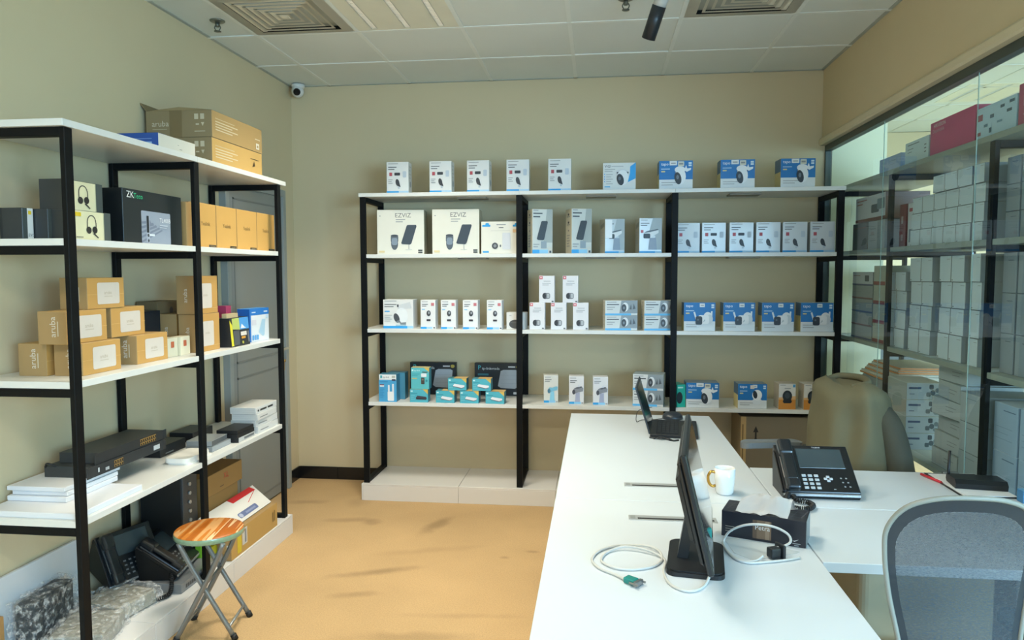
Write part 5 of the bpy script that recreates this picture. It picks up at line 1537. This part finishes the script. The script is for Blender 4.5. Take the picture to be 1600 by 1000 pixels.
# top of the unit
kbox('flat_box', 'low pale blue box atop the glass side shelves, farthest away', 4.62, 4.31, LK[0], .10, x=1.66, body='#b5c6e2', side='#a2b2cc', prints={'f': lines(.5, .7, 2, .3, .2, '#7d8db0')})
kbox('white_box', 'tall white box beside the red box atop the glass side shelves', 4.23, 3.945, LK[0], .13, x=1.65, body='#e2f2f4', side='#cfe0e4', prints={'f': lines(.12, .85, 1, .5, .1, '#6f8288', .035) + lines(.12, .68, 2, .25, .12, '#93a6ac', .03) + [('r', .84, .66, .92, .7, '#50626a'), ('r', .84, .52, .92, .56, '#50626a'), ('r', .84, .38, .92, .42, '#50626a')]})
kbox('red_box', 'large crimson box with white lettering atop the glass side shelves', 3.93, 3.485, LK[0], .178, x=1.65, body='#d4467e', side='#b03a66', prints={'f': [('t', 'HIKVISION', .08, .84, .026, '#f0e6ea'), ('t', 'Dependable', .06, .70, .025, '#e2b9c9')]})
kbox('white_box', 'white box with scattered product pictures beside the crimson box', 3.475, 3.165, LK[0], .15, x=1.65, body='#d2ecfa', side='#b9d6e6', prints={'f': [('r', .03, .62, .16, .80, '#b46a76'), ('r', .03, .2, .12, .3, '#b46a76'), ('r', .2, .4, .3, .48, '#7392a8'), ('r', .34, .2, .4, .34, '#4d6a80'), ('r', .36, .6, .46, .7, '#5d7a90'), ('r', .62, .78, .72, .86, '#4d6a80'), ('r', .78, .6, .9, .68, '#4d6a80'), ('r', .84, .82, .96, .9, '#4d6a80'), ('r', .55, .4, .68, .46, '#8fb0c6')]})
kbox('red_box', 'crimson box at the right edge atop the glass side shelves', 3.155, 2.80, LK[0], .178, x=1.65, body='#c25a78', side='#a24a62', prints={'f': [('r', .1, .5, .3, .72, '#d2a2b0'), ('r', .13, .53, .27, .69, '#a84a64'), ('r', .1, .78, .4, .81, '#d2a2b0'), ('r', .1, .3, .4, .33, '#d2a2b0')]})
# lowest shelf
P_IL = {'f': [('r', .06, .62, .40, .74, '#4a5f86'), ('r', .08, .3, .22, .36, '#7d8ba4'), ('rr', .62, .62, .74, .9, .006, '#4c5866'), ('e', .72, .42, .07, .16, '#5d6b78'), ('e', .84, .56, .06, .14, '#75838e'), ('e', .93, .42, .05, .13, '#4f5d69'), ('rr', .54, .18, .66, .44, .006, '#65737f'), ('e', .84, .22, .09, .12, '#8b98a2')]}
for r_ in range(4):
    carton('kit_carton', 'white carton printed with camera kit pictures, %s of the stack' % ['bottom', 'second from the bottom', 'third from the bottom', 'top'][r_], CB, (1.705, 4.02, LK[3] + .089 * r_), (.18, .26, .088), 0, prints=P_IL, body='#c3d0dc', side='#aeb4ac', top='#cfd4cf', key='kit', group='camera kit cartons')
for r_ in range(6):
    kbox('flat_carton', 'flat white carton in the slipping stack on the lowest glass shelf, %s' % ['lowest', 'second up', 'third up', 'fourth up', 'fifth up', 'topmost'][r_], 3.775, 3.515, LK[3] + .083 * r_, .083, x=1.642 + .012 * (r_ % 3), rz=(0, 1, -1, 3, -4, 2)[r_], prints={'f': lines(.5, .6, 2, .35, .2, '#8d9698', .04) + [('r', 0, .0, 1, .015, '#59605f')], 'r': [('e', .5, .5, .1, .2, '#9aa39f')]}, body='#c6cdcc', side='#aab1ac', group='slipping white carton stack')
for r_ in range(3):
    kbox('white_carton', 'upright pale carton left of the dark post on the lowest glass shelf, %s' % ROW[r_], 3.505, 3.30, LK[3] + .133 * r_, .133, prints={'f': lines(.3, .8, 1, .4, .2, '#8d9698', .02)}, body='#bcc5c6', side='#9aa3a4', group='pale cartons left of the dark post')
for i, (yf, yn, n, h) in enumerate(((3.238, 3.06, 2, .2), (3.05, 2.87, 2, .2))):
    for r_ in range(n):
        kbox('blue_white_carton', 'bluish white carton right of the dark post low down, column %s, %s' % (['one', 'two'][i], ['lower', 'upper'][r_]), yf, yn, LK[3] + h * r_, h, x=1.65, prints={'f': lines(.4, .85, 1, .5, .2, '#5d7590', .02) + lines(.1, .5, 3, .7, .12, '#8ea4ba', .012)}, body='#a9bfd2', side='#8fa3b5', top='#c2d2de', group='bluish cartons low right')
kbox('grey_carton', 'big grey carton under the orange edged folders', 4.80, 4.36, LK[3], .30, x=1.66, d=.30, body='#8f979a', side='#848c8e')
for r_ in range(7):
    kbox('folder_stack', 'flat white folder with an orange edge behind the glass, %s in the pile' % ['lowest', 'second', 'third', 'fourth', 'fifth', 'sixth', 'topmost'][r_], 4.86 - .02 * r_, 4.33 + .0 * r_, LK[3] + .3005 + .0135 * r_, .0135, x=1.665 + .006 * r_, d=.27, rz=(0, 1, -1)[r_ % 3], body='#dcd6c4' if r_ % 2 else '#d9862f', side='#d9862f' if r_ > 3 else '#cfc9b8', top='#e2ded0', group='orange edged folders')
# grey steel cabinet deep in the next room
t = thing('steel_cabinet', 'grey steel cabinet standing deep in the next room', 'cabinet', (2.75, 6.6, 0))
obj('cabinet_body', one(-.45, .45, -.2, .2, 0, 1.0, .004), M('#5d6669', .4), t)
obj('cabinet_top', one(-.46, .46, -.21, .21, 1.0, 1.03, .004), M('#cfd8da', .3), t)
for s in (-1, 1):
    d_ = obj('cabinet_door', one(min(.005 * s, .44 * s), max(.005 * s, .44 * s), -.212, -.2, .04, .97, .003), M('#545d60', .4), t)
    obj('door_handle', one(s * .05 - .008, s * .05 + .008, -.225, -.212, .45, .6, .002), M('#a3abad', .3, .7), d_)
